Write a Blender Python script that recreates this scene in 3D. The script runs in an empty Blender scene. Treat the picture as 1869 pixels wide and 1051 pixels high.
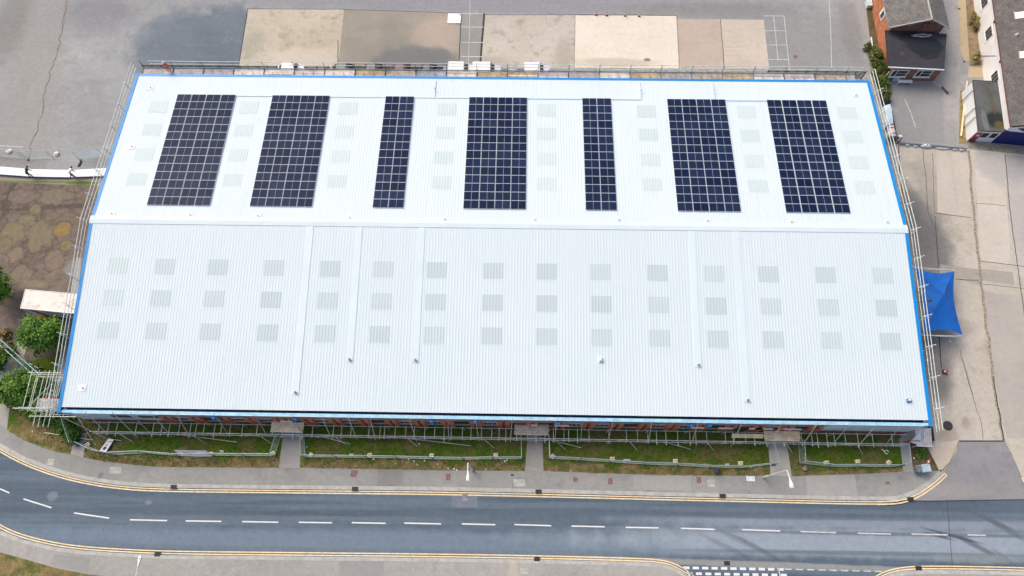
import bpy, math, random
from mathutils import Vector, Matrix, noise as mnoise
random.seed(7)
R_ = math.radians
C = bpy.context.scene.collection
sc = bpy.context.scene

# ------------------------------------------------------------------ camera
F, CX, CY, CZ, YAW, TILT, ROLL = 1305.0646, 3.01271, -13.45656, 81.75254, 0.038215, 0.34938, -0.022908
PW, PH = 1869.0, 1051.0
CR = Matrix.Rotation(YAW, 3, 'Z') @ Matrix.Rotation(TILT, 3, 'X') @ Matrix.Rotation(ROLL, 3, 'Z')
CP = Vector((CX, CY, CZ))
cam = bpy.data.cameras.new('camera'); cam.sensor_width = 36; cam.lens = F / PW * 36
cam.clip_end = 8000; cam.clip_start = 1
co = bpy.data.objects.new('camera', cam); C.objects.link(co)
co.matrix_world = Matrix.Translation(CP) @ CR.to_4x4()
sc.camera = co

W, D, H, RISE = 92.4, 42.4, 5.6, 2.137
HW = W / 2
SL = RISE / (D / 2)

def ray(u, v): return CR @ Vector(((u - PW / 2) / F, (PH / 2 - v) / F, -1))
def at(u, v, z=0.0):                       # survey: a point of the photograph at the height z
    d = ray(u, v); t = (z - CP.z) / d.z
    return CP + t * d
def rf(u, v):                              # the same on the front roof slope
    d = ray(u, v); t = (H + SL * CP.y - CP.z) / (d.z - SL * d.y); return CP + t * d
def rb(u, v):                              # and on the back one
    d = ray(u, v); t = (H + SL * (D - CP.y) - CP.z) / (d.z + SL * d.y); return CP + t * d
def rz(y): return H + SL * (y if y < D / 2 else D - y)
def P(*uv, z=0.0): return [at(u, v, z).to_2d() for u, v in uv]

# ------------------------------------------------------------------ materials
def new_mat(name):
    m = bpy.data.materials.new(name); m.use_nodes = True
    nt = m.node_tree; nt.nodes.clear()
    o = nt.nodes.new('ShaderNodeOutputMaterial'); b = nt.nodes.new('ShaderNodeBsdfPrincipled')
    nt.links.new(b.outputs[0], o.inputs[0])
    return m, nt, b
def N(nt, kind, **kw):
    n = nt.nodes.new(kind)
    for k, v in kw.items():
        if hasattr(n, k): setattr(n, k, v)
        else: n.inputs[k].default_value = v
    return n
def rgb(c): return (c[0], c[1], c[2], 1)
def mix(nt, fac, a, b, mode='MIX'):
    n = nt.nodes.new('ShaderNodeMix'); n.data_type = 'RGBA'; n.blend_type = mode
    for sock, val in ((n.inputs[0], fac), (n.inputs[6], a), (n.inputs[7], b)):
        if isinstance(val, bpy.types.NodeSocket): nt.links.new(val, sock)
        elif isinstance(val, (int, float)): sock.default_value = val
        else: sock.default_value = rgb(val)
    return n.outputs[2]
def ramp(nt, sock, lo, hi):
    n = nt.nodes.new('ShaderNodeMapRange'); n.interpolation_type = 'SMOOTHSTEP'
    n.inputs[1].default_value = lo; n.inputs[2].default_value = hi
    nt.links.new(sock, n.inputs[0]); return n.outputs[0]
def nz(nt, vec, scale, detail=4, rough=.6, stretch=None):
    if stretch:
        mp = N(nt, 'ShaderNodeMapping'); mp.inputs['Scale'].default_value = stretch
        nt.links.new(vec, mp.inputs[0]); vec = mp.outputs[0]
    n = N(nt, 'ShaderNodeTexNoise'); n.inputs['Scale'].default_value = scale
    n.inputs['Detail'].default_value = detail; n.inputs['Roughness'].default_value = rough
    nt.links.new(vec, n.inputs['Vector']); return n.outputs[0]
def mth(nt, op, a, b):
    n = N(nt, 'ShaderNodeMath', operation=op)
    for i, v in enumerate((a, b)):
        if isinstance(v, bpy.types.NodeSocket): nt.links.new(v, n.inputs[i])
        else: n.inputs[i].default_value = v
    return n.outputs[0]

def flat(name, col, rough=.6, metal=0, var=.12, scale=3.0, bump=0.0, spec=.4):
    """one colour with a little wear"""
    m, nt, b = new_mat(name)
    tc = N(nt, 'ShaderNodeTexCoord').outputs['Object']
    n = nz(nt, tc, scale, 5, .65)
    lo = [c * (1 - var) for c in col]; hi = [min(1, c * (1 + var)) for c in col]
    nt.links.new(mix(nt, ramp(nt, n, .3, .7), lo, hi), b.inputs['Base Color'])
    b.inputs['Roughness'].default_value = rough; b.inputs['Metallic'].default_value = metal
    b.inputs['Specular IOR Level'].default_value = spec
    if bump:
        bp = N(nt, 'ShaderNodeBump'); bp.inputs['Strength'].default_value = bump; bp.inputs['Distance'].default_value = .05
        nt.links.new(n, bp.inputs['Height']); nt.links.new(bp.outputs[0], b.inputs['Normal'])
    return m

def ground(name, base, alt, stains_shades=(), streak=None, fine=.22, big=.09, rough=.9, patch=None, seed=0, bump=.3, org=(0, 0), wobble=.8, wscale=.5):
    """weathered ground: two tones in large clouds, grain, optional streaks, stains = (x, y, rx, ry, rot, soft, colour, strength)"""
    m, nt, b = new_mat(name)
    tc0 = N(nt, 'ShaderNodeTexCoord').outputs['Object']
    mp = N(nt, 'ShaderNodeMapping'); mp.inputs['Location'].default_value = (seed * 13.7, seed * 7.1, 0)
    nt.links.new(tc0, mp.inputs[0]); tc = mp.outputs[0]
    c = mix(nt, ramp(nt, nz(nt, tc, big, 5, .6), .32, .68), base, alt)
    if patch:      # mottles (scale, lo, hi, colour, strength)
        for (s, lo, hi, pc, st) in patch:
            c = mix(nt, mth(nt, 'MULTIPLY', ramp(nt, nz(nt, tc, s, 6, .68), lo, hi), st), c, pc)
    if streak:     # (stretch xyz, scale, lo, hi, colour, strength)
        for (sv, s, lo, hi, pc, st) in streak:
            c = mix(nt, mth(nt, 'MULTIPLY', ramp(nt, nz(nt, tc, s, 4, .55, sv), lo, hi), st), c, pc)
    if stains_shades:
        wob = N(nt, 'ShaderNodeTexNoise'); wob.inputs['Scale'].default_value = wscale; wob.inputs['Detail'].default_value = 5
        nt.links.new(tc, wob.inputs['Vector'])
        for (x, y, rx, ry, rot, soft, pc, st) in stains_shades:
            m2 = N(nt, 'ShaderNodeMapping', vector_type='TEXTURE')
            m2.inputs['Location'].default_value = (x - org[0], y - org[1], 0); m2.inputs['Rotation'].default_value = (0, 0, R_(rot))
            m2.inputs['Scale'].default_value = (rx, ry, 1e6)
            nt.links.new(tc0, m2.inputs[0])
            ln = N(nt, 'ShaderNodeVectorMath', operation='LENGTH'); nt.links.new(m2.outputs[0], ln.inputs[0])
            dd = mth(nt, 'ADD', ln.outputs['Value'], mth(nt, 'MULTIPLY', mth(nt, 'SUBTRACT', wob.outputs[0], .5), wobble))
            mr = ramp(nt, dd, 1 + soft * .5, 1 - soft * .5)
            c = mix(nt, mth(nt, 'MULTIPLY', mr, st), c, pc)
    g = nz(nt, tc, 9, 3, .7)
    g2 = nz(nt, tc, 1.6, 6, .75)
    c = mix(nt, 1.0, c, mix(nt, ramp(nt, g, .25, .75), [1 - fine] * 3, [1 + fine] * 3), 'MULTIPLY')
    c = mix(nt, 1.0, c, mix(nt, ramp(nt, g2, .25, .75), [1 - fine * .8] * 3, [1 + fine * .6] * 3), 'MULTIPLY')
    nt.links.new(c, b.inputs['Base Color'])
    b.inputs['Roughness'].default_value = rough; b.inputs['Specular IOR Level'].default_value = .2
    if bump:
        bp = N(nt, 'ShaderNodeBump'); bp.inputs['Strength'].default_value = bump; bp.inputs['Distance'].default_value = .04
        nt.links.new(g, bp.inputs['Height']); nt.links.new(bp.outputs[0], b.inputs['Normal'])
    return m

def brick(name, c1, c2, mortar, scale=4.0, axis='XZ'):
    m, nt, b = new_mat(name)
    tc = N(nt, 'ShaderNodeTexCoord').outputs['Object']
    sp = N(nt, 'ShaderNodeSeparateXYZ'); nt.links.new(tc, sp.inputs[0])
    cb = N(nt, 'ShaderNodeCombineXYZ'); nt.links.new(mth(nt, 'ADD', sp.outputs[0], sp.outputs[1]), cb.inputs[0]); nt.links.new(sp.outputs[2], cb.inputs[1])
    bt = N(nt, 'ShaderNodeTexBrick'); nt.links.new(cb.outputs[0], bt.inputs['Vector'])
    bt.inputs['Scale'].default_value = scale; bt.inputs['Color1'].default_value = rgb(c1); bt.inputs['Color2'].default_value = rgb(c2)
    bt.inputs['Mortar'].default_value = rgb(mortar); bt.inputs['Mortar Size'].default_value = .012
    n = nz(nt, tc, 1.3, 5, .7)
    c = mix(nt, 1.0, bt.outputs[0], mix(nt, ramp(nt, n, .3, .7), (.7, .7, .72), (1.15, 1.12, 1.1)), 'MULTIPLY')
    nt.links.new(c, b.inputs['Base Color']); b.inputs['Roughness'].default_value = .85
    return m

def slate(name, c1, c2, scale=2.4):
    m, nt, b = new_mat(name)
    tc = N(nt, 'ShaderNodeTexCoord').outputs['UV']
    bt = N(nt, 'ShaderNodeTexBrick'); nt.links.new(tc, bt.inputs['Vector'])
    bt.inputs['Scale'].default_value = scale; bt.inputs['Color1'].default_value = rgb(c1); bt.inputs['Color2'].default_value = rgb(c2)
    bt.inputs['Mortar'].default_value = rgb([c * .55 for c in c1]); bt.inputs['Mortar Size'].default_value = .03
    to = N(nt, 'ShaderNodeTexCoord').outputs['Object']
    n = nz(nt, to, 1.2, 6, .75); n2 = nz(nt, to, 7, 3, .7)
    c = mix(nt, 1.0, bt.outputs[0], mix(nt, ramp(nt, n, .3, .7), (.72, .72, .72), (1.3, 1.27, 1.2)), 'MULTIPLY')
    c = mix(nt, 1.0, c, mix(nt, ramp(nt, n2, .3, .7), (.75, .75, .75), (1.3, 1.3, 1.3)), 'MULTIPLY')
    nt.links.new(c, b.inputs['Base Color']); b.inputs['Roughness'].default_value = .8
    bp = N(nt, 'ShaderNodeBump'); bp.inputs['Strength'].default_value = .6; bp.inputs['Distance'].default_value = .03
    nt.links.new(bt.outputs['Fac'], bp.inputs['Height']); bp.invert = True; nt.links.new(bp.outputs[0], b.inputs['Normal'])
    return m

def leafmat(name, a, bcol):
    m, nt, b = new_mat(name)
    gi = N(nt, 'ShaderNodeNewGeometry').outputs['Random Per Island']
    nt.links.new(mix(nt, gi, a, bcol), b.inputs['Base Color'])
    b.inputs['Roughness'].default_value = .6; b.inputs['Specular IOR Level'].default_value = .25
    return m

# ------------------------------------------------------------------ mesh builder
WL = {}
class MB:
    def __init__(s): s.v = []; s.f = []; s.m = []; s.uv = []
    def add(s, vs, fs, mi=0):
        o = len(s.v); s.v += [tuple(x) for x in vs]
        for f in fs: s.f.append([o + i for i in f]); s.m.append(mi)
        return s
    def box(s, c, d, rot=0, mi=0, mat=None):
        a, b, e = d[0] / 2, d[1] / 2, d[2] / 2
        pts = [Vector((x, y, z)) for z in (-e, e) for y in (-b, b) for x in (-a, a)]
        M = mat or Matrix.Rotation(rot, 3, 'Z')
        c = Vector(c)
        s.add([c + M @ p for p in pts], [(0, 2, 3, 1), (4, 5, 7, 6), (0, 1, 5, 4), (1, 3, 7, 5), (3, 2, 6, 7), (2, 0, 4, 6)], mi); return s
    def bbox(s, x0, x1, y0, y1, z0, z1, mi=0): return s.box(((x0 + x1) / 2, (y0 + y1) / 2, (z0 + z1) / 2), (x1 - x0, y1 - y0, z1 - z0), 0, mi)
    def cham(s, c, d, ch=.05, rot=0, mi=0):     # box with chamfered upper edges
        a, b, e = d[0] / 2, d[1] / 2, d[2] / 2
        M = Matrix.Rotation(rot, 3, 'Z'); c = Vector(c)
        rings = [(a, b, -e), (a, b, e - ch), (a - ch, b - ch, e)]
        vs = []
        for (x, y, z) in rings: vs += [c + M @ Vector(q) for q in ((-x, -y, z), (x, -y, z), (x, y, z), (-x, y, z))]
        fs = [(3, 2, 1, 0), (8, 9, 10, 11)]
        for k in (0, 4): fs += [(k + i, k + (i + 1) % 4, k + 4 + (i + 1) % 4, k + 4 + i) for i in range(4)]
        s.add(vs, fs, mi); return s
    def tube(s, p, q, r, n=6, mi=0, r2=None):
        p = Vector(p); q = Vector(q); d = (q - p)
        if d.length < 1e-6: return s
        d.normalize(); a = d.orthogonal().normalized(); b = d.cross(a); r2 = r if r2 is None else r2
        vs = [p + r * (a * math.cos(2 * math.pi * i / n) + b * math.sin(2 * math.pi * i / n)) for i in range(n)]
        vs += [q + r2 * (a * math.cos(2 * math.pi * i / n) + b * math.sin(2 * math.pi * i / n)) for i in range(n)]
        fs = [(i, (i + 1) % n, n + (i + 1) % n, n + i) for i in range(n)] + [tuple(range(n - 1, -1, -1)), tuple(range(n, 2 * n))]
        s.add(vs, fs, mi); return s
    def path(s, pts, r, n=6, mi=0):
        for a, b in zip(pts, pts[1:]): s.tube(a, b, r, n, mi)
        return s
    def lathe(s, c, prof, n=16, mi=0):
        c = Vector(c); vs = []; fs = []
        for (r, z) in prof: vs += [c + Vector((r * math.cos(2 * math.pi * i / n), r * math.sin(2 * math.pi * i / n), z)) for i in range(n)]
        for k in range(len(prof) - 1): fs += [(k * n + i, k * n + (i + 1) % n, (k + 1) * n + (i + 1) % n, (k + 1) * n + i) for i in range(n)]
        fs += [tuple(range(n - 1, -1, -1)), tuple(range((len(prof) - 1) * n, len(prof) * n))]
        s.add(vs, fs, mi); return s
    def sheet(s, pts, z=0.0, mi=0):
        a = sum(p[0] * q[1] - q[0] * p[1] for p, q in zip(pts, list(pts[1:]) + [pts[0]]))
        pts = list(pts) if a > 0 else list(pts)[::-1]
        s.add([(p[0], p[1], z) for p in pts], [tuple(range(len(pts)))], mi); return s
    def prism(s, pts, z0, z1, mi=0):
        a = sum(p[0] * q[1] - q[0] * p[1] for p, q in zip(pts, list(pts[1:]) + [pts[0]]))
        pts = list(pts) if a > 0 else list(pts)[::-1]
        n = len(pts)
        s.add([(p[0], p[1], z0) for p in pts] + [(p[0], p[1], z1) for p in pts],
              [tuple(range(n - 1, -1, -1)), tuple(range(n, 2 * n))] + [(i, (i + 1) % n, n + (i + 1) % n, n + i) for i in range(n)], mi); return s
    def strip(s, pts, w0, w1, z, mi=0, drop=None):
        """band from offset w0 to w1 (left of travel) along a polyline; drop adds the vertical face on the w0 side"""
        pts = [Vector((p[0], p[1])) for p in pts]; ns = []
        for i in range(len(pts)):
            d = (pts[min(i + 1, len(pts) - 1)] - pts[max(i - 1, 0)]).normalized(); ns.append(Vector((-d.y, d.x)))
        A = [p + n * w0 for p, n in zip(pts, ns)]; B = [p + n * w1 for p, n in zip(pts, ns)]
        k = len(pts)
        s.add([(p.x, p.y, z) for p in A] + [(p.x, p.y, z) for p in B], [(i, i + 1, k + i + 1, k + i) for i in range(k - 1)], mi)
        if drop is not None:
            s.add([(p.x, p.y, z) for p in A] + [(p.x, p.y, drop) for p in A], [(i + 1, i, k + i, k + i + 1) for i in range(k - 1)], mi)
        return s
    def build(s, name, mats, parent=None, smooth=False, uv=None):
        if not isinstance(mats, (list, tuple)): mats = [mats]
        L = WL.get(parent.name, Vector()) if parent else Vector()
        me = bpy.data.meshes.new(name)
        me.from_pydata([(x - L.x, y - L.y, z - L.z) for x, y, z in s.v], [], s.f)
        for mt in mats: me.materials.append(mt)
        me.polygons.foreach_set('material_index', s.m)
        if smooth: me.polygons.foreach_set('use_smooth', [True] * len(s.f))
        if uv:
            lay = me.uv_layers.new(name='UVMap')
            for i, lp in enumerate(me.loops): lay.data[i].uv = uv(Vector(s.v[lp.vertex_index]))
        me.update()
        o = bpy.data.objects.new(name, me); C.objects.link(o)
        if parent: o.parent = parent
        WL[o.name] = L
        return o

def tag(o, label=None, cat=None, group=None, kind=None):
    if label:
        o['label'] = label
        if len(label.replace('-', ' ').split()) > 16: print('LONG', len(label.split()), label)
    if cat: o['category'] = cat
    if group: o['group'] = group
    if kind: o['kind'] = kind
    return o
def thing(name, label, cat, loc=(0, 0, 0), group=None):
    o = bpy.data.objects.new(name, None); C.objects.link(o); o.location = loc; o.empty_display_size = .3
    WL[o.name] = Vector(loc)
    return tag(o, label, cat, group)
def struct(name, mb, mat, **k):
    return tag(mb.build(name, mat, **k), kind='structure')
def dup(root, loc, rotz=0.0, label=None, scale=None):
    r = root.copy(); C.objects.link(r); r.location = loc; r.rotation_euler = (0, 0, rotz)
    if scale: r.scale = scale
    if label:
        r['label'] = label
        if len(label.split()) > 16: print('LONG', label)
    for ch in list(root.children):
        c = ch.copy(); C.objects.link(c); c.parent = r
        for g in list(ch.children):
            d = g.copy(); C.objects.link(d); d.parent = c
    return r

# ------------------------------------------------------------------ palette
M = {}
m_roof, nt, b = new_mat('white_roof_sheet')
tcr = N(nt, 'ShaderNodeTexCoord').outputs['Object']
c = mix(nt, ramp(nt, nz(nt, tcr, .12, 5, .6), .3, .7), (.615, .70, .722), (.64, .718, .738))
c = mix(nt, mth(nt, 'MULTIPLY', ramp(nt, nz(nt, tcr, 1.0, 4, .6, (2.2, .07, 1)), .5, .75), .45), c, (.555, .645, .68))
c = mix(nt, mth(nt, 'MULTIPLY', ramp(nt, nz(nt, tcr, .55, 6, .75), .6, .75), .4), c, (.555, .625, .64))
nt.links.new(c, b.inputs['Base Color']); b.inputs['Roughness'].default_value = .5; b.inputs['Specular IOR Level'].default_value = .15
M['roof'] = m_roof
M['roof_trim'] = flat('white_flashing', (.645, .735, .76), .5, 0, .03, .3, spec=.15)
m_rl, nt, b = new_mat('translucent_rooflight'); oi = N(nt, 'ShaderNodeObjectInfo').outputs['Random']
tcr = N(nt, 'ShaderNodeTexCoord').outputs['Object']
c = mix(nt, oi, (.495, .58, .60), (.54, .625, .64)); c = mix(nt, mth(nt, 'MULTIPLY', ramp(nt, nz(nt, tcr, 1.2, 5, .7), .45, .7), .35), c, (.50, .58, .585))
nt.links.new(c, b.inputs['Base Color']); b.inputs['Roughness'].default_value = .5; b.inputs['Specular IOR Level'].default_value = .15
M['rooflight'] = m_rl
m_rl, nt, b = new_mat('faint_rooflight'); oi = N(nt, 'ShaderNodeObjectInfo').outputs['Random']  # paler rooflight copy: view-dependent reflection put into the base colour
tcr = N(nt, 'ShaderNodeTexCoord').outputs['Object']
c = mix(nt, oi, (.535, .625, .63), (.57, .66, .66)); c = mix(nt, mth(nt, 'MULTIPLY', ramp(nt, nz(nt, tcr, 1.2, 5, .7), .45, .7), .35), c, (.50, .58, .585))
nt.links.new(c, b.inputs['Base Color']); b.inputs['Roughness'].default_value = .5; b.inputs['Specular IOR Level'].default_value = .15
M['rooflight_faint'] = m_rl
M['blue'] = flat('blue_trim_paint', (.004, .25, .64), .4, 0, .06, .6)
M['gutter_dark'] = flat('dark_gutter', (.006, .008, .05), .6)
M['gutter_lip'] = flat('pale_blue_gutter', (.30, .58, .80), .45, 0, .2, 1.2)
M['concrete_band'] = flat('grey_concrete_band', (.24, .245, .25), .85, 0, .3, 1.0)
M['clad'] = flat('pale_grey_cladding', (.60, .69, .72), .5, 0, .14, .7)
M['brick'] = brick('orange_red_brick', (.62, .185, .095), (.50, .145, .07), (.3, .2, .15))
M['brick_dark'] = brick('dark_red_brick', (.34, .10, .08), (.26, .08, .06), (.2, .14, .12))
M['brick_shaded'] = brick('shaded_brick', (.30, .13, .085), (.23, .095, .07), (.26, .2, .17))  # house brick on the sides away from the sun, shade put into the colour
M['brick_lit'] = brick('lit_brick', (.60, .21, .09), (.48, .16, .07), (.45, .3, .2))  # same house brick on the sunlit left wall, painted brighter
M['glass'] = flat('dark_glass', (.02, .028, .035), .12, 0, .3, 2, spec=.6)
M['white'] = flat('white_paint', (.8, .8, .8), .5, 0, .04)
M['white_wall'] = flat('white_render', (.84, .82, .80), .8, 0, .07, .5)
M['cream'] = flat('cream_board', (.80, .68, .44), .7, 0, .12)
M['steel'] = flat('galvanised_tube', (.60, .62, .55), .5, .15, .3, 2.0)
M['steel_pale'] = flat('pale_tube', (.62, .65, .61), .5, .1, .15, 2.0)
M['steel_dark'] = flat('dark_tube', (.07, .075, .08), .5, .2, .3)
M['fence'] = flat('galvanised_fence', (.38, .48, .46), .45, .3, .2, 2)
M['black'] = flat('black_plastic', (.015, .015, .018), .6)
M['rubber'] = flat('dark_rubber', (.02, .02, .022), .8)
M['kerb'] = flat('kerb_stone', (.43, .42, .385), .85, 0, .16, 1.5)
M['yellow'] = flat('yellow_line_paint', (.84, .66, .38), .7, 0, .16, 2.5)
M['line'] = flat('white_line_paint', (.72, .72, .72), .6, 0, .05, 2)
M['line_worn'] = flat('worn_line_paint', (.54, .54, .53), .7, 0, .2, 2.5)
M['iron'] = flat('cast_iron', (.045, .045, .05), .7, .2, .3, 6)
M['rust'] = flat('rusty_cover', (.24, .13, .11), .8, 0, .3, 5)
M['tan_board'] = flat('tan_scaffold_board', (.52, .40, .25), .8, 0, .3, 1.4)
M['grey_board'] = flat('grey_scaffold_board', (.40, .40, .41), .8, 0, .25, 1.4)
M['pale_board'] = flat('pale_scaffold_board', (.74, .67, .58), .8, 0, .2, 1.4)
M['pink_board'] = flat('pink_grey_board', (.50, .44, .42), .8, 0, .25, 1.4)
M['crack'] = flat('dark_joint', (.06, .055, .05), .95, 0, .4, 2)
M['joint'] = flat('brown_joint', (.17, .14, .11), .95, 0, .4, 2)
M['soil'] = flat('gravel_joint', (.30, .25, .185), .95, 0, .5, 4)
M['red'] = flat('red_plastic', (.62, .035, .03), .5)
M['orange'] = flat('orange_paint', (.85, .13, .02), .5)
M['skin'] = flat('skin', (.5, .3, .22), .6)
M['bark'] = flat('bark', (.10, .075, .05), .9, 0, .4, 3)

# ------------------------------------------------------------------ light
world = bpy.data.worlds.new('World'); sc.world = world; world.use_nodes = True
wn = world.node_tree; bg = wn.nodes['Background']
sky = wn.nodes.new('ShaderNodeTexSky'); sky.sky_type = 'NISHITA'; sky.sun_disc = False
EL, AZ = 50, -48
sky.sun_elevation = R_(EL); sky.sun_rotation = R_(AZ); sky.air_density = 1.0; sky.dust_density = 6.0; sky.ozone_density = 1.0
wn.links.new(sky.outputs[0], bg.inputs[0]); bg.inputs[1].default_value = .15
sun = bpy.data.lights.new('sun', 'SUN'); sun.energy = .75; sun.angle = R_(30); sun.color = (1, .985, .92)
so = bpy.data.objects.new('sun', sun); C.objects.link(so)
sd = Vector((math.sin(R_(AZ)) * math.cos(R_(EL)), math.cos(R_(AZ)) * math.cos(R_(EL)), math.sin(R_(EL))))
so.rotation_euler = sd.to_track_quat('Z', 'Y').to_euler()
sc.view_settings.view_transform = 'Standard'; sc.view_settings.look = 'None'
sc.view_settings.exposure = 0.31; sc.view_settings.gamma = 1

# ------------------------------------------------------------------ ground surfaces
def px_st(u, v, ru, rv, rot, soft, col, st):
    """a stain or patch of painted shade given by where it lies and its half sizes in the picture"""
    c = at(u, v); a = at(u + ru, v); b = at(u, v - rv)
    return (c.x, c.y, abs(a.x - c.x), abs(b.y - c.y), rot, soft, col, st)

struct('ground', MB().sheet([(-2500, -2500), (2500, -2500), (2500, 2500), (-2500, 2500)], -.14), ground('base_ground', (.2, .2, .2), (.26, .25, .24)))

M['yard'] = ground('yard_asphalt', (.30, .308, .302), (.355, .36, .35), big=.07, fine=.15, stains_shades=[
    px_st(345, 78, 95, 62, 0, .6, (.15, .18, .215), .85), px_st(300, 108, 60, 40, 0, .8, (.16, .19, .22), .8), px_st(415, 75, 70, 66, 0, .3, (.145, .175, .205), .9), px_st(380, 95, 110, 40, 0, .5, (.13, .16, .19), .6),
    px_st(175, 25, 70, 35, 0, 1.0, (.20, .20, .22), .6),
    px_st(60, 150, 55, 240, 8, .5, (.31, .29, .265), .6),
    px_st(20, 40, 30, 70, 0, 1.0, (.22, .21, .19), .7),
    px_st(295, 104, 25, 10, 0, .7, (.30, .24, .22), .8),
    px_st(900, 5, 500, 18, 0, .9, (.255, .255, .275), .7),
    px_st(1300, 20, 160, 14, 0, .9, (.20, .195, .19), .5),
    px_st(1480, 70, 90, 60, 0, .8, (.265, .265, .26), .7),
    px_st(1555, 60, 18, 60, 0, .8, (.21, .205, .195), .5),
    px_st(200, 200, 40, 30, 0, 1.2, (.28, .275, .29), .5),
    px_st(1700, 220, 60, 60, 0, .8, (.36, .345, .325), .6),
], streak=[((.12, 1, 1), .8, .45, .75, (.22, .22, .235), .35)],
    patch=[(.8, .52, .72, (.235, .232, .23), .6), (.35, .53, .68, (.45, .445, .435), .5), (.28, .5, .64, (.245, .245, .245), .45), (2.2, .6, .75, (.22, .21, .21), .45), (.15, .52, .64, (.255, .258, .26), .4), (4.5, .6, .72, (.20, .20, .195), .45), (6, .63, .74, (.50, .50, .49), .4)])
KN = [(-140, 730), (-60, 780), (0, 817), (40, 839), (80, 855), (120, 867.5), (160, 876.5), (200, 883), (250, 888), (300, 890), (400, 891.5), (600, 893.5),
      (800, 895.5), (1000, 900), (1200, 905), (1400, 909.5), (1500, 912), (1600, 913.5), (1640, 912), (1668, 903), (1692, 888), (1710, 874), (1722, 862)]
KNp = P(*KN)
Aend = P((1869, 911), (2100, 912))
yardpoly = KNp[:18] + Aend + [Vector((140, 150)), Vector((-140, 150))] + [Vector((-140, KNp[0].y + 40))]
struct('yard', MB().sheet(yardpoly, 0), M['yard'])

M['road'] = ground('road_asphalt', (.080, .113, .148), (.098, .134, .170), big=.05, fine=.13, rough=.7, stains_shades=[
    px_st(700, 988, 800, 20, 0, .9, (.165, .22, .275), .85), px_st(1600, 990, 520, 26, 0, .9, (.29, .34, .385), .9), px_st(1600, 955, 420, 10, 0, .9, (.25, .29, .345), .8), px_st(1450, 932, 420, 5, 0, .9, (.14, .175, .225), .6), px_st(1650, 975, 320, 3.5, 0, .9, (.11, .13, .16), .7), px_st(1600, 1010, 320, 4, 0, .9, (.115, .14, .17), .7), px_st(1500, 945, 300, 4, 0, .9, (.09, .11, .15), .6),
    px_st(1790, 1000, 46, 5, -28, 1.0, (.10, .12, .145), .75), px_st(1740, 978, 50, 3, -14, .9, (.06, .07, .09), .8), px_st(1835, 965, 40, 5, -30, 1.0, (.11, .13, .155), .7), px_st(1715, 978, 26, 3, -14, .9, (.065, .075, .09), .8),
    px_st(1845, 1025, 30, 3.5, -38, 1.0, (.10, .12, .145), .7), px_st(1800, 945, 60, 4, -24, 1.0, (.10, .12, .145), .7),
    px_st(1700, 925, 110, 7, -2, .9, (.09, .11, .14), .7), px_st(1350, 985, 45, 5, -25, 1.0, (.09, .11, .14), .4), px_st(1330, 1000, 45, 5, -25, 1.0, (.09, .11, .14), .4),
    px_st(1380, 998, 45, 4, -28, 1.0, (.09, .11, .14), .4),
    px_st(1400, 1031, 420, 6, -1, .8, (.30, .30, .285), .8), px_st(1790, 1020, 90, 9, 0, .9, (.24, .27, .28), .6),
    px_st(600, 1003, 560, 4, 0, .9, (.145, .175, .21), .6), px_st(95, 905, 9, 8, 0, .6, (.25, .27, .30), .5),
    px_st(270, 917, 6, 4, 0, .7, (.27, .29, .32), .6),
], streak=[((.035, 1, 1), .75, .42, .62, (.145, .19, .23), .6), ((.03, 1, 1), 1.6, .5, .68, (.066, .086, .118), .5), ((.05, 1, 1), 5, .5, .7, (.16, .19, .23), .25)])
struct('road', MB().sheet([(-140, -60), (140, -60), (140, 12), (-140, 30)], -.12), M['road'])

M['pave'] = ground('pavement_asphalt', (.275, .275, .258), (.33, .325, .30), big=.12, fine=.16, streak=[((.1, 1, 1), .9, .5, .75, (.33, .315, .30), .4)],
                   patch=[(.5, .55, .7, (.19, .185, .185), .5), (1.4, .56, .72, (.36, .35, .335), .45), (.22, .55, .66, (.23, .23, .235), .5)])
GE = [(13, 785), (43, 803), (92, 822), (128, 829.5), (156, 835), (188, 842), (242, 848), (287, 852), (400, 853), (509, 853.7), (547, 853.7), (680, 856), (790, 858), (958, 859.5),
      (992, 859.5), (1080, 863), (1180, 866), (1290, 868), (1405, 868), (1446, 869), (1570, 865), (1648, 860.6), (1666, 861), (1713, 859)]
GEp = P(*GE)
pavepoly = P((-120, 690), (-60, 735), (-6, 770)) + GEp + P((1722, 862)) + KNp[::-1][1:-1] + [KNp[0]]
struct('pavement', MB().sheet(pavepoly, .004), M['pave'])
M['pave2'] = ground('pavement_paler', (.32, .312, .288), (.375, .36, .33), big=.12, fine=.16, seed=3, streak=[((.1, 1, 1), .9, .5, .75, (.40, .385, .36), .4)],
                    patch=[(.5, .55, .7, (.24, .235, .23), .5), (1.2, .56, .72, (.44, .425, .40), .45)])
KS1 = P((-140, 860), (-60, 928), (0, 968), (40, 984), (100, 998), (150, 1004.5), (200, 1008), (300, 1013), (500, 1015), (800, 1018), (1000, 1021.5), (1175, 1026), (1210, 1029), (1235, 1037), (1258, 1052), (1290, 1080), (1350, 1130))
KS2 = P((1500, 1150), (1575, 1080), (1605, 1056), (1630, 1046), (1660, 1041), (1700, 1040), (1780, 1041), (1869, 1043), (2100, 1052))
struct('pavement_south', MB().sheet(KS1 + [Vector((KS1[-1].x, -60)), Vector((-140, -60))], 0), M['pave2'])
struct('pavement_corner', MB().sheet(KS2 + [Vector((140, -60)), Vector((KS2[0].x, -60))], 0), M['pave2'])
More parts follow.
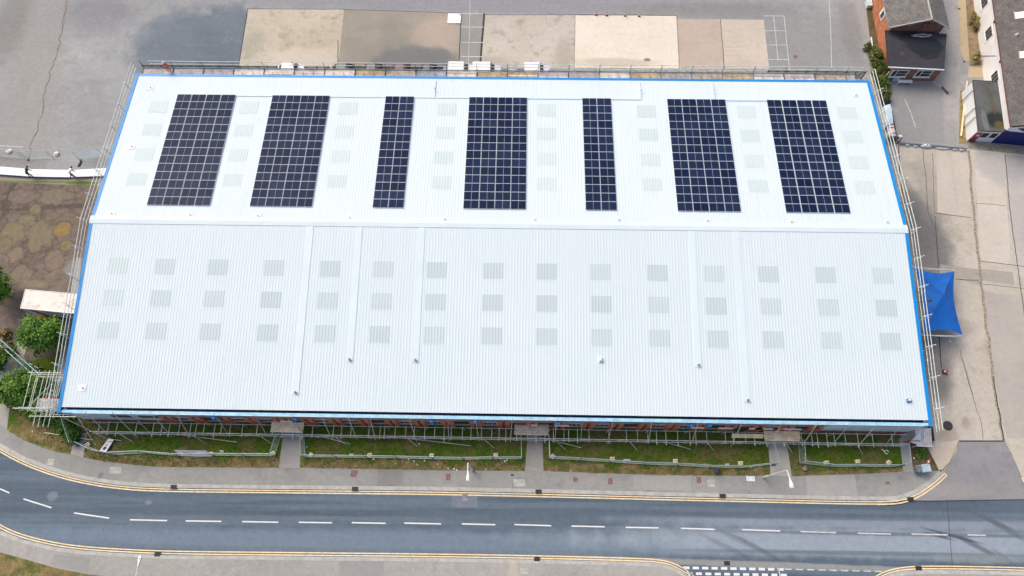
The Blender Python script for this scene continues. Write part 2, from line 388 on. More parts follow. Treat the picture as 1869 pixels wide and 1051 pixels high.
# kerbs: stone tops and a 12 cm upstand to the road
kb = MB()
kb.strip(KNp, 0, .42, .012, 0, -.12); struct('kerb', kb, M['kerb'])
k2 = MB(); k2.strip(KS1[::-1], 0, .38, .012, 0, -.12); struct('kerb_south', k2, M['kerb'])
k3 = MB(); k3.strip(KS2[::-1], 0, .38, .012, 0, -.12); struct('kerb_corner', k3, M['kerb'])
kc = MB(); kc.strip([KNp[17]] + Aend, -.0, .25, .010, 0, -.12)
def lines(name, pl, offs, w, mat, z=-.112):
    m = MB()
    for o in offs: m.strip(pl, o - w / 2, o + w / 2, z)
    struct(name, m, mat)
def dens(pl, step=1.0):
    out = []
    for a, b in zip(pl, pl[1:]):
        n = max(1, int((b - a).length / step)); out += [a.lerp(b, i / n) for i in range(n)]
    return out + [pl[-1]]
def smoothp(pl, it=2):
    for _ in range(it):
        q = [pl[0]]
        for a, b in zip(pl, pl[1:]): q += [a.lerp(b, .25), a.lerp(b, .75)]
        pl = q + [pl[-1]]
    return pl
lines('yellow_lines', smoothp(KNp[:19]), (-.13, -.38), .125, M['yellow'])
lines('yellow_lines_bend', smoothp(KNp[17:]), (-.14, -.42), .13, M['yellow'], .018)
lines('yellow_lines_south', smoothp(KS1), (.13, .38), .115, M['yellow'])
lines('yellow_lines_corner', smoothp(KS2), (.13, .38), .115, M['yellow'])
m = MB(); e = KNp[-1]; d = (KNp[-1] - KNp[-2]).normalized(); n = Vector((d.y, -d.x))
m.strip([e + n * .06, e + n * .50], -.06, .07, .019); struct('yellow_line_end', m, M['yellow'])
m = MB()
for a, b in (((1864, 874), (1885, 895)), ((1868, 872), (1890, 893)), ((1864, 874), (1869, 871))): m.strip(P(a, b), -.06, .06, .014)
struct('yellow_lines_entrance', m, M['yellow'])
# centre line
m = MB()
for a, b in (((-60, 870), (-35, 882)), ((0, 892), (17, 899.5)), ((43, 910.5), (94, 926.5)), ((135, 936), (199, 945.5)), ((237, 948.5), (305, 950)), ((339, 950.5), (404, 951.5)), ((442, 951.8), (508, 953)), ((545, 953), (606, 954)),
             ((642, 953.7), (704, 955)), ((738, 954.5), (805, 956)), ((843, 956), (904, 957.5)), ((939, 957.3), (1006, 959.3)), ((1043, 960), (1104, 961.3)), ((1142, 962.3), (1202, 963.3)), ((1243, 964), (1304, 966)), ((1355, 966.5), (1424, 969))):
    m.strip(dens(P(a, b, z=-.112), .8), -.068, .068, -.112)
struct('centre_line', m, M['line'])
m = MB()
for a, b in (((1461, 970), (1526, 972)), ((1565, 973), (1626, 974.5)), ((1664, 974.5), (1730, 976)), ((1766, 976), (1800, 977))): m.strip(P(a, b, z=-.112), -.07, .07, -.112)
struct('worn_centre_line', m, M['line_worn'])
m = MB()
for i in range(11):
    u = 1247 + i * 17.2; v = 1036 + i * .3
    m.strip(P((u, v), (u + 11.5, v + .2), z=-.112), -.13, .13, -.112); m.strip(P((u + 6, v + 10.5), (u + 17, v + 10.7), z=-.112), -.13, .13, -.112)
m.strip(P((1421, 1037), (1424, 1052), z=-.112), -.05, .05, -.112)
struct('crossing_marks', m, M['line'])
m = MB()
for i in range(9):
    u = 1432 + i * 20.6; m.strip(P((u, 1038.5 + i * .5), (u + 13, 1039 + i * .5), z=-.112), -.06, .06, -.112)
struct('give_way_line', m, M['line_worn'])
# patch in the carriageway
struct('road_patch', MB().sheet(P((824, 902), (872, 902.5), (870, 926), (824, 926), z=-.116), -.116), ground('road_patch', (.165, .19, .235), (.185, .21, .25), fine=.14))

# concrete slabs behind the warehouse
def slab(name, uv, base, alt, stains_shades=(), patch=None, seed=0, z=.004, fine=.1, streak=None, big=.12):
    return struct(name, MB().sheet(P(*uv), z), ground(name + '_surface', base, alt, stains_shades, streak, fine, big, .9, patch, seed))
slab('mottled_concrete', [(452, 16), (628, 17), (617, 122), (435, 122)], (.46, .40, .31), (.54, .48, .39), patch=[(.45, .5, .66, (.34, .31, .23), .75), (1.2, .53, .7, (.30, .27, .20), .5), (3, .58, .74, (.27, .24, .18), .4)], seed=1,
     stains_shades=[px_st(555, 105, 70, 18, 0, .6, (.56, .50, .42), .7), px_st(460, 80, 18, 30, 0, .9, (.33, .31, .25), .6)])
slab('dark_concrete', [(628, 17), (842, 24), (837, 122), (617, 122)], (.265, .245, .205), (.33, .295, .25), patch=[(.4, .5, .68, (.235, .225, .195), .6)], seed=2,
     stains_shades=[px_st(800, 62, 45, 35, 0, 1.0, (.44, .36, .29), .75), px_st(755, 118, 80, 34, 0, .35, (.165, .175, .175), .8), px_st(790, 100, 30, 14, -15, .5, (.17, .18, .18), .7)])
slab('loading_strip', [(842, 24), (884, 27), (876, 124), (837, 122)], (.25, .25, .23), (.29, .285, .26), streak=[((1, .1, 1), 2, .5, .7, (.34, .33, .31), .5)])
slab('grey_concrete', [(884, 27), (1050, 27.5), (1048, 124), (876, 124)], (.45, .41, .34), (.52, .475, .41), patch=[(.5, .5, .66, (.32, .29, .235), .75), (2.2, .55, .72, (.33, .30, .24), .5)], seed=4,
     stains_shades=[px_st(890, 118, 40, 16, 0, .9, (.36, .325, .27), .7), px_st(1030, 100, 16, 30, 0, .9, (.34, .30, .25), .5)])
slab('cream_concrete', [(1050, 27.5), (1235, 28), (1240, 125), (1048, 124)], (.68, .60, .49), (.72, .66, .57), patch=[(.5, .56, .72, (.60, .53, .43), .5)], seed=5, z=.008,
     stains_shades=[px_st(1120, 114, 70, 8, 0, .7, (.48, .42, .33), .7), px_st(1181, 109, 6, 3, 0, .7, (.15, .13, .10), .8)], streak=[((.15, 1, 1), 1.3, .55, .75, (.58, .50, .41), .35)])
slab('pink_concrete', [(1235, 35), (1315, 35), (1322, 125), (1240, 125)], (.44, .365, .30), (.50, .42, .35), patch=[(.5, .52, .7, (.38, .33, .28), .5)], seed=6)
slab('tan_concrete', [(1315, 35), (1394, 36), (1404, 125), (1322, 125)], (.50, .435, .36), (.57, .50, .42), patch=[(.6, .52, .7, (.43, .38, .31), .5)], seed=7,
     streak=[((.12, 1, 1), 1.4, .55, .75, (.36, .32, .27), .4)])
slab('dark_tarmac', [(325, 34), (400, 27), (452, 26), (436, 122), (262, 122), (285, 75)], (.135, .165, .195), (.165, .195, .225), z=.006, seed=41, patch=[(.4, .5, .66, (.19, .215, .24), .6), (1.5, .57, .7, (.24, .26, .28), .45)])
jt = MB()
def joint(mb, pts, w=.10, z=.014, wob=.06):
    pl = dens(P(*pts), .7); q = []
    for p in pl:
        k = mnoise.noise(Vector((p.x * .9, p.y * .9, 3.1))) * wob; q.append(Vector((p.x + k, p.y + k)))
    mb.strip(q, -w / 2, w / 2, z)
for pts, w in (([(452, 16), (435, 122)], .10), ([(884, 24), (876, 124)], .28), ([(842, 24), (837, 122)], .12), ([(1050, 27), (1048, 124)], .05), ([(1235, 28), (1240, 125)], .07), ([(1315, 35), (1322, 125)], .08),
               ([(617, 73), (617, 122)], .10), ([(452, 16), (628, 17), (842, 24), (884, 27), (1050, 27)], .06), ([(1050, 27), (1235, 28)], .12)):
    joint(jt, pts, w)
struct('slab_joints', jt, M['crack'])
jl = MB()
joint(jl, [(123, 0), (118, 25), (112, 60), (105, 95), (96, 120), (84, 165), (76, 205), (66, 240), (55, 275), (50, 292)], .10, .009, .45)
joint(jl, [(125, 0), (120, 30), (110, 70), (102, 105), (92, 130), (80, 180), (70, 230), (60, 262)], .05, .006, .5)
struct('yard_cracks', jl, M['joint'])
m = MB()
for v in (25, 49, 77, 103): m.strip(P((842, v), (882, v + .5)), -.06, .06, .018)
m.strip(P((858, 0), (857, 50), (855, 122)), -.035, .035, .018)
struct('bay_lines', m, M['line_worn'])
m = MB()
for a, b in (((1394, 29), (1431, 29)), ((1396, 56), (1435, 56)), ((1398, 82), (1437, 82)), ((1400, 108.5), (1440, 108.5)), ((1431, 29), (1441, 128)), ((1412, 29), (1420, 110))):
    m.strip(P(a, b), -.05, .05, .018)
m.strip(P((1513, 0), (1516, 50), (1518, 125)), -.05, .05, .018)
struct('parking_lines', m, M['line_worn'])
m = MB()
for a, b in (((1409, 28), (1440, 108)), ((30, 185), (75, 186)), ((40, 214), (68, 215))): m.strip(P(a, b), -.03, .03, .02)

# right hand concrete yard
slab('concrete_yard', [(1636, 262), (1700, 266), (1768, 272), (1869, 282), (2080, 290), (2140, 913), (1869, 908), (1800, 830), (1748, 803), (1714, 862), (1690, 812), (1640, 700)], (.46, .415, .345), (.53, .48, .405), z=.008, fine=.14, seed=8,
     patch=[(.35, .52, .7, (.33, .29, .25), .6), (1.5, .58, .75, (.28, .25, .21), .5), (3.5, .6, .75, (.25, .22, .19), .4)],
     streak=[((1, .12, 1), .5, .5, .7, (.45, .41, .375), .4)],
     stains_shades=[px_st(1690, 435, 42, 85, 6, .8, (.15, .148, .142), .85), px_st(1700, 665, 36, 65, 6, .8, (.15, .148, .142), .85), px_st(1680, 400, 25, 60, 6, .6, (.13, .13, .13), .5), px_st(1720, 640, 30, 30, 0, 1.0, (.24, .22, .21), .6),  # darkest ellipses: the warehouse's soft shadow painted into the concrete
             px_st(1700, 345, 30, 60, 6, .9, (.31, .28, .24), .6), px_st(1730, 790, 18, 22, 0, .9, (.34, .29, .215), .6), px_st(1762, 772, 8, 12, 0, .8, (.32, .25, .20), .6),
             px_st(1680, 740, 26, 40, 0, .9, (.22, .20, .18), .6), px_st(1740, 600, 40, 16, 0, .9, (.29, .26, .24), .5)])
slab('pale_slab', [(1709, 271), (1766, 274), (1772, 395), (1711, 388)], (.50, .445, .375), (.56, .50, .43), z=.012, seed=9, streak=[((1, .1, 1), .9, .5, .7, (.42, .37, .34), .5)])
slab('pale_slab', [(1778, 276), (1832, 281), (1845, 485), (1790, 475)], (.53, .48, .405), (.58, .525, .45), z=.012, seed=10, patch=[(.5, .5, .7, (.47, .42, .37), .5)],
     stains_shades=[px_st(1812, 300, 30, 40, 30, .7, (.36, .355, .35), .6)])  # cast shadow of the office front, painted into the slab colour
slab('pale_slab', [(1834, 282), (2060, 296), (2080, 490), (1850, 485)], (.43, .40, .37), (.49, .45, .41), z=.012, seed=11, stains_shades=[px_st(1850, 300, 26, 34, 0, .8, (.30, .30, .31), .6)])  # rest of the painted office shadow
slab('worn_band', [(1714, 482), (1788, 492), (1790, 520), (1740, 508), (1714, 507)], (.34, .31, .265), (.40, .365, .31), z=.011, seed=51, patch=[(.6, .5, .66, (.27, .245, .21), .6)])
slab('worn_band', [(1790, 490), (1848, 497), (1852, 520), (1791, 512)], (.34, .315, .275), (.40, .37, .32), z=.0125, seed=52, patch=[(.6, .5, .66, (.28, .26, .225), .6)])
slab('grey_slab', [(1792, 530), (1850, 540), (1869, 545), (2090, 560), (2110, 790), (1838, 800), (1815, 690)], (.385, .355, .315), (.44, .405, .36), z=.012, seed=12, patch=[(.4, .5, .7, (.35, .325, .29), .5)])
slab('cream_apron', [(1692, 812), (1749, 803), (1745, 825), (1733, 843), (1716, 861), (1706, 842)], (.54, .46, .345), (.60, .52, .41), z=.012, seed=13, patch=[(.8, .55, .72, (.44, .37, .28), .5)])
slab('apron', [(1749, 803.5), (1833, 804), (1843, 822), (1858, 855), (1872, 890), (1900, 913), (1869, 911), (1700, 913.5), (1640, 913), (1668, 903), (1692, 888), (1710, 874), (1722, 862), (1735, 843), (1745, 825)], (.24, .235, .24), (.285, .28, .28), z=.013, seed=14,
     patch=[(.5, .5, .7, (.20, .195, .20), .5), (2, .58, .72, (.35, .33, .31), .35)], stains_shades=[px_st(1745, 895, 60, 12, 0, .9, (.32, .305, .28), .6)])
struct('kerb_crossing', kc, M['kerb'])
rj = MB()
for pts, w in (([(1768, 274), (1772, 340), (1779, 400), (1787, 480), (1795, 560), (1803, 610), (1812, 690), (1823, 760), (1832, 804)], .32),):
    joint(rj, pts, w, .017, .25)
struct('gravel_joint', rj, M['soil'])
rj = MB()
for pts, w in (([(1640, 266), (1642, 320), (1648, 352)], .12), ([(1684, 272), (1690, 330), (1694, 388), (1708, 420), (1714, 500)], .06), ([(1702, 280), (1706, 390)], .05), ([(1706, 389), (1772, 397)], .07), ([(1834, 282), (1843, 380), (1856, 480), (1872, 590)], .09),
               ([(1706, 395), (1712, 470), (1716, 490)], .06), ([(1742, 509), (1786, 512)], .08), ([(1782, 371), (1836, 375)], .05), ([(1788, 476), (1869, 486)], .07), ([(1788, 517), (1869, 527)], .05), ([(1752, 640), (1768, 700), (1790, 770), (1794, 803)], .05),
               ([(1813, 690), (1822, 745), (1832, 803)], .12), ([(1757, 655), (1775, 720)], .04), ([(1714, 612), (1718, 672)], .12), ([(1750, 805), (1733, 845), (1716, 862)], .04), ([(1845, 826), (1858, 858), (1872, 892)], .04)):
    joint(rj, pts, w, .018, .10)
struct('concrete_joints', rj, M['crack'])
rj = MB(); joint(rj, [(1751, 805), (1833, 805)], .16, .02, 0); struct('drain_channel', rj, M['steel_dark'])
rj = MB(); rj.strip(P((1728, 911), (1740, 1051), (1743, 1080), z=-.113), -.03, .03, -.113); struct('road_joint', rj, M['crack'])

# waste ground on the left
br = (.155, .115, .088)
struct('waste_ground', MB().sheet(P((-160, 322), (0, 326), (90, 330), (180, 334), (170, 420), (140, 640), (110, 700), (60, 690), (40, 640), (0, 660), (-160, 700)), .004), ground('waste_ground', (.15, .115, .092), (.20, .158, .128), fine=.28, big=.2,
    patch=[(4, .55, .68, (.26, .215, .165), .5), (1.4, .52, .62, (.11, .088, .07), .6), (.45, .5, .66, (.105, .085, .07), .7), (.9, .55, .7, (.24, .205, .165), .5), (2.2, .58, .72, (.28, .24, .19), .4), (.3, .56, .7, (.20, .165, .09), .6)],
    stains_shades=[px_st(100, 378, 80, 4, 4, .5, (.07, .058, .045), .55), px_st(15, 365, 10, 30, 0, .7, (.09, .08, .055), .8),
            px_st(24, 428, 28.3, 26.0, 0, .3, (.10, .082, .065), .6), px_st(24, 428, 24, 22, 0, .2, (0.27, 0.23, 0.12), .55),
            px_st(74, 430, 30.7, 30.7, 0, .3, (.10, .082, .065), .6), px_st(74, 430, 26, 26, 0, .2, (0.265, 0.225, 0.13), .55),
            px_st(114, 420, 16.5, 14.2, 0, .3, (.10, .082, .065), .6), px_st(114, 420, 14, 12, 0, .2, (0.37, 0.25, 0.07), .55),
            px_st(28, 466, 17.7, 15.3, 0, .3, (.10, .082, .065), .6), px_st(28, 466, 15, 13, 0, .2, (0.31, 0.24, 0.16), .55),
            px_st(100, 474, 20.1, 18.9, 0, .3, (.10, .082, .065), .6), px_st(100, 474, 17, 16, 0, .2, (0.27, 0.21, 0.155), .55),
            px_st(50, 400, 17.7, 9.4, 0, .3, (.10, .082, .065), .6), px_st(50, 400, 15, 8, 0, .2, (0.27, 0.24, 0.135), .55),
            px_st(95, 358, 37.8, 16.5, 0, .3, (.10, .082, .065), .6), px_st(95, 358, 32, 14, 0, .2, (0.25, 0.22, 0.155), .55),
            px_st(40, 360, 30.7, 16.5, 0, .3, (.10, .082, .065), .6), px_st(40, 360, 26, 14, 0, .2, (0.24, 0.19, 0.15), .55),
            px_st(65, 380, 11.8, 10.6, 0, .3, (.10, .082, .065), .6), px_st(65, 380, 10, 9, 0, .2, (0.28, 0.24, 0.13), .55),
            px_st(40, 500, 23.6, 18.9, 0, .3, (.10, .082, .065), .6), px_st(40, 500, 20, 16, 0, .2, (0.27, 0.225, 0.16), .55),
            px_st(122, 447, 11.8, 11.8, 0, .3, (.10, .082, .065), .6), px_st(122, 447, 10, 10, 0, .2, (0.28, 0.23, 0.1), .55),
            px_st(8, 448, 16.5, 16.5, 0, .3, (.10, .082, .065), .6), px_st(8, 448, 14, 14, 0, .2, (0.24, 0.2, 0.12), .55),
            px_st(130, 490, 12, 14, 0, .5, (.26, .27, .27), .7), px_st(60, 520, 24, 10, 0, .7, (.30, .25, .17), .6), px_st(35, 600, 14, 40, 0, .8, (.13, .115, .10), .6)], wobble=2.0, wscale=.8))
slab('mossy_strip', [(-160, 318), (0, 322), (185, 326), (178, 338), (90, 336), (0, 332), (-160, 328)], (.27, .245, .20), (.34, .30, .24), z=.008, seed=15, patch=[(.8, .5, .65, (.36, .27, .16), .5)],
     stains_shades=[px_st(60, 332, 160, 2.2, 0, .9, (.14, .17, .05), .8), px_st(150, 334, 30, 3, 0, .6, (.09, .17, .02), .9)])
slab('concrete_path', [(34, 608), (50, 632), (43, 652), (24, 678), (14, 706), (10, 740), (14, 782), (-6, 770), (-6, 735), (2, 700), (12, 668), (30, 640)], (.36, .34, .305), (.43, .40, .36), z=.008, seed=16)
slab('side_path', [(140, 470), (150, 470), (118, 720), (100, 720), (110, 640)], (.28, .28, .28), (.33, .33, .33), z=.008, seed=17)
slab('entry_path', [(138, 790), (160, 790), (152, 834.5), (129, 829)], (.34, .315, .28), (.40, .37, .33), z=.012, seed=18)
slab('entry_path', [(519, 770), (551, 770), (547, 853.7), (509, 853.7)], (.31, .30, .28), (.36, .345, .32), z=.012, seed=19)
slab('entry_path', [(965, 770), (989, 770), (992, 859.6), (958, 859.6)], (.33, .31, .28), (.40, .375, .335), z=.012, seed=20, patch=[(2, .5, .65, (.27, .255, .23), .5)])
slab('entry_path', [(1400, 780), (1432, 780), (1445, 869), (1406, 868)], (.37, .345, .30), (.43, .40, .355), z=.012, seed=21)
slab('entry_path', [(1641, 800), (1658, 800), (1667, 861), (1649, 861)], (.33, .32, .29), (.38, .365, .34), z=.012, seed=22)

slab('pavement_patch', [(690, 857), (735, 858), (737, 889), (688, 888)], (.235, .235, .225), (.28, .275, .265), z=.007, seed=31)
slab('pavement_patch', [(182, 862), (190, 863), (182, 881), (174, 879)], (.17, .17, .165), (.21, .205, .20), z=.007, seed=32)
slab('pavement_patch', [(1470, 868), (1560, 866), (1566, 908), (1474, 905)], (.325, .32, .30), (.37, .36, .335), z=.007, seed=33)
slab('pavement_patch', [(1155, 868), (1260, 869), (1262, 896), (1157, 893)], (.315, .31, .29), (.36, .35, .325), z=.007, seed=34)
slab('pavement_patch', [(880, 861), (935, 861), (934, 893), (880, 892)], (.305, .30, .285), (.345, .335, .315), z=.007, seed=35)
slab('pavement_patch', [(620, 1021), (700, 1022), (702, 1060), (618, 1060)], (.29, .285, .27), (.33, .32, .30), z=.004 + .003, seed=36)
slab('pavement_patch', [(930, 1026), (944, 1026), (946, 1062), (928, 1062)], (.42, .37, .30), (.47, .42, .34), z=.007, seed=37)
slab('pavement_patch', [(100, 1012), (165, 1018), (160, 1046), (90, 1030)], (.29, .285, .27), (.35, .34, .32), z=.007, seed=38)
slab('house_yard', [(1618, 160), (1700, 150), (1722, 165), (1722, 262), (1640, 258), (1625, 190)], (.265, .262, .258), (.31, .305, .30), z=.008, seed=39, patch=[(.6, .54, .7, (.22, .215, .21), .5)])
m = MB(); m.strip(P((1651, 181), (1662, 205), (1671, 232)), -.05, .05, .0135); struct('yard_line', m, M['line_worn'])
# lawns
GREEN = (.048, .075, .016)
M['lawn'] = ground('lawn_grass', (.062, .125, .008), (.11, .155, .02), fine=.38, big=.22, rough=.95, patch=[(.5, .48, .64, (.13, .115, .035), .7), (2.5, .52, .66, (.035, .066, .010), .6), (.25, .46, .62, (.18, .14, .06), .75)], bump=.8)
M['dry'] = ground('dry_grass', (.20, .150, .062), (.26, .195, .09), fine=.35, big=.4, rough=.95, patch=[(.7, .46, .6, (.09, .115, .028), .85), (2.5, .55, .68, (.31, .235, .125), .5)], bump=.8)
lawnpoly = GEp[:22] + [Vector((HW, 1.5)), Vector((-HW, 1.5))] + P((97, 742), (104, 700), (112, 640), (95, 650), (70, 655), (48, 662), (30, 690), (22, 720), (16, 755))
struct('lawn', MB().sheet(lawnpoly, .008), M['lawn'])
def ragged(pl, w, seedv):
    pl = dens(pl, .35); out = []
    for i, p in enumerate(pl):
        d = (pl[min(i + 1, len(pl) - 1)] - pl[max(i - 1, 0)]).normalized(); n = Vector((-d.y, d.x))
        k = w * (.75 + .9 * mnoise.noise(Vector((p.x * .55, seedv, 0))) + .5 * mnoise.noise(Vector((p.x * 2.1, seedv, 5))))
        out.append(p + n * max(.08, k))
    return pl + out[::-1]
for k, (a, b, w) in enumerate(((0, 9, 1.5), (10, 13, 1.1), (14, 18, 1.15), (19, 21, .5))):
    struct('dry_verge', MB().sheet(ragged(GEp[a:b + 1], w, k * 3.3), .010), M['dry'])
struct('dry_mound', MB().sheet(ragged(P((20, 745), (35, 775), (62, 796), (100, 812), (132, 826)), 3.0, 9.1)[::-1], .0115), M['dry'])
struct('verge_south', MB().sheet(P((-160, 960), (0, 1008), (40, 1019), (100, 1036), (160, 1048), (230, 1056), (400, 1064), (400, 1150), (-160, 1150)), .004), M['dry'])
M['weeds'] = ground('weedy_soil', (.115, .092, .05), (.165, .13, .07), fine=.35, big=.4, rough=.95, patch=[(1.0, .46, .62, (.06, .085, .02), .8)], bump=.6)
struct('weedy_bed', MB().sheet(P((1660, 806), (1690, 812), (1706, 842), (1714, 859), (1667, 861)), .012), M['weeds'])
struct('weedy_strip', MB().sheet(P((1577, -20), (1596, -20), (1612, 90), (1620, 150), (1625, 185), (1640, 258), (1630, 262), (1606, 180), (1590, 90)), .008), M['weeds'])
slab('dirt_verge', [(1762, -10), (1775, -10), (1792, 118), (1770, 120), (1766, 60)], (.24, .175, .10), (.30, .225, .14), z=.012, fine=.3, seed=23, patch=[(1.2, .5, .64, (.14, .10, .065), .7), (2.5, .58, .7, (.42, .36, .27), .5)])
slab('tan_footway', [(1746, -10), (1763, -10), (1768, 60), (1771, 110), (1760, 112), (1753, 90), (1752, 40)], (.42, .33, .20), (.47, .38, .25), z=.010, seed=24)
slab('brick_weeds', [(1752, 165), (1766, 165), (1784, 262), (1750, 262)], (.26, .19, .085), (.31, .225, .11), z=.010, fine=.3, seed=25, patch=[(1.2, .5, .64, (.13, .14, .04), .7)])
slab('tan_paving', [(1768, 122), (1792, 118), (1798, 140), (1766, 142)], (.44, .36, .22), (.48, .40, .26), z=.014, seed=26)
slab('alley', [(1728, -10), (1746, -10), (1752, 50), (1756, 95), (1752, 165), (1746, 262), (1722, 262), (1722, 150), (1733, 70)], (.30, .295, .29), (.38, .365, .345), z=.006, seed=27, patch=[(.5, .5, .68, (.24, .235, .225), .6), (1.5, .55, .7, (.43, .415, .39), .4)])
slab('broken_paving', [(1764, 258), (1830, 262), (1869, 266), (1900, 284), (1869, 282), (1768, 272)], (.26, .24, .20), (.33, .30, .25), z=.012, seed=28, fine=.28, patch=[(1.3, .5, .62, (.17, .15, .10), .7)])

# ------------------------------------------------------------------ the warehouse
PITCH = 1 / 3
def ribbed(x0, x1, y0, y1, lift=0.0, h=.013, thick=0):
    """profiled sheet with ribs running up the slope"""
    xs = []; n0 = math.ceil(x0 / PITCH); x = x0
    prof = [(x0, 0)]
    k = math.floor(x0 / PITCH)
    while k * PITCH < x1:
        b = k * PITCH
        for dx, dz in ((.10, 0), (.135, h), (.20, h), (.235, 0)):
            if x0 < b + dx < x1: prof.append((b + dx, dz))
        k += 1
    prof.append((x1, 0))
    mb = MB(); vs = []; fs = []; n = len(prof)
    for y in (y0, y1): vs += [(px, y, rz(y) + lift + dz) for px, dz in prof]
    fs = [(i, i + 1, n + i + 1, n + i) for i in range(n - 1)]
    mb.add(vs, fs)
    if thick:
        mb.add([(px, y0, rz(y0) + lift + dz) for px, dz in prof] + [(px, y0, rz(y0) + lift - thick) for px, dz in prof], [(i + 1, i, n + i, n + i + 1) for i in range(n - 1)])
    return mb
wh = thing('warehouse', 'long warehouse with a white ribbed metal roof, bright blue edge trim and brick front', 'warehouse', (0, 0, 0))
RM = D / 2
def slope(ys, thick):
    m = MB()
    for i, (ya, yb) in enumerate(ys):
        q = ribbed(-HW, HW, ya, yb, .007 * i, thick=thick if i == 0 else .012); m.add(q.v, q.f)
    return m
slope(((0, 6.95), (6.9, 13.85), (13.8, RM - .3)), .05).build('roof_slope', M['roof'], wh)
mb = MB()
for i, (ya, yb) in enumerate(((D - 7.3, D), (D - 14.6, D - 7.25), (RM + .3, D - 14.55))):
    q = ribbed(-HW, HW, ya, yb, .007 * i); mb.add(q.v, q.f)
mb.build('roof_slope', M['roof'], wh)
rc = MB()
for sy in (-1, 1):
    ys = [RM, RM + sy * .5, RM + sy * .5]
    zs = [H + RISE + .10, rz(RM - .5) + .075, rz(RM - .5) + .0]
    for a in range(2):
        q = [(-HW - .39, ys[a], zs[a]), (HW + .39, ys[a], zs[a]), (HW + .39, ys[a + 1], zs[a + 1]), (-HW - .39, ys[a + 1], zs[a + 1])]
        rc.add(q, [(0, 1, 2, 3) if sy < 0 else (3, 2, 1, 0)])
for sx in (-1, 1):
    x = sx * (HW + .39); rc.add([(x, RM - .5, rz(RM - .5) + .075), (x, RM, H + RISE + .1), (x, RM + .5, rz(RM - .5) + .075), (x, RM + .5, 7), (x, RM - .5, 7)], [(0, 1, 2, 3, 4)])
rc.build('ridge_cap', M['roof_trim'], wh)
for sx in (-1, 1):
    for y0, y1 in ((-.62, RM - .5), (RM + .5, D + .32)):
        m = MB(); xi, xo = sx * HW, sx * (HW + .34)
        def zz(y): return (H + SL * y) if y < RM else (H + SL * (D - y))
        for (xa, xb, za, zb) in ((xi, xo, .07, .07), (xo, xo + sx * .004, .07, -.42), (xi, xi, 0, .07)):
            m.add([(xa, y0, zz(y0) + za), (xb, y0, zz(y0) + zb), (xb, y1, zz(y1) + zb), (xa, y1, zz(y1) + za)], [(0, 1, 2, 3)])
        m.add([(xi, y0, zz(y0) + .07), (xo, y0, zz(y0) + .07), (xo, y0, zz(y0) - .42), (xi, y0, zz(y0) - .42)], [(0, 1, 2, 3)])
        m.add([(xi, y1, zz(y1) + .07), (xo, y1, zz(y1) + .07), (xo, y1, zz(y1) - .42), (xi, y1, zz(y1) - .42)], [(3, 2, 1, 0)])
        m.build('verge_trim', M['blue'], wh)
m = MB(); m.bbox(-HW + .02, HW - .02, D + .005, D + .34, H - .4, H + .03); m.build('eaves_trim', M['blue'], wh)
# front gutter: deep trough with its shade painted near-black, pale blue outer lip
m = MB(); m.bbox(-HW, HW, -.27, -.0, H - .62, H - .42); m.build('gutter_trough', M['gutter_dark'], wh)
m = MB(); m.bbox(-HW, HW, -.56, -.272, H - .50, H - .10); m.build('gutter_lip', M['gutter_lip'], wh)
m = MB(); m.bbox(-HW - .5, HW + .5, -.62, -.562, H - .45, H - .13); m.build('fascia', flat('mid_blue_fascia', (.05, .27, .60), .5, 0, .3, 1.0), wh)
# walls
YF = -.48
m = MB(); m.bbox(-HW + .02, HW - .02, YF + .02, YF + .30, 0, H - .52); m.build('wall', M['brick'], wh)
m = MB(); m.bbox(-HW, -HW + .3, YF + .31, D - .31, 0, H - .4); m.add([(-HW, 0, H - .4), (-HW, D, H - .4), (-HW, RM, H + RISE - .4)], [(0, 2, 1)]); m.build('wall', M['clad'], wh)
m = MB(); m.bbox(HW - .3, HW, YF + .31, D - .31, 0, H - .4); m.add([(HW, 0, H - .4), (HW, D, H - .4), (HW, RM, H + RISE - .4)], [(0, 1, 2)]); m.build('wall', M['clad'], wh)
m = MB(); m.bbox(-HW + .02, HW - .02, D - .3, D - .02, 0, H - .4); m.build('wall', M['clad'], wh)
xa, xb = -36.4, 35.9
m = MB(); m.bbox(xa, xb, YF - .06, YF + .017, 3.6, H - .53); m.build('concrete_band', M['concrete_band'], wh)
for i, (x0, x1) in enumerate(((-HW + .03, xa), (xb, HW - .03))):
    m = MB(); n = 5; w = (x1 - x0) / n
    for k in range(n): m.bbox(x0 + k * w + .02, x0 + (k + 1) * w - .02, YF - .08, YF + .015, 1.3, H - .53)
    m.build('cladding_panel', M['clad'], wh)
    m = MB(); m.bbox(x0, x1, YF - .12, YF + .012, 0, 1.27); m.build('brick_plinth', M['brick_dark'], wh)
dm = MB(); dm.bbox(-38.6, -36.5, YF - .16, YF - .082, 3.2, 4.2); dm.bbox(-41.6, -39.6, YF - .16, YF - .082, 3.2, 4.2); dm.build('louvre', M['steel_dark'], wh)
pil = None; k = 0
doors = (-23.3, 2.95, 28.4)
x = xa + .6
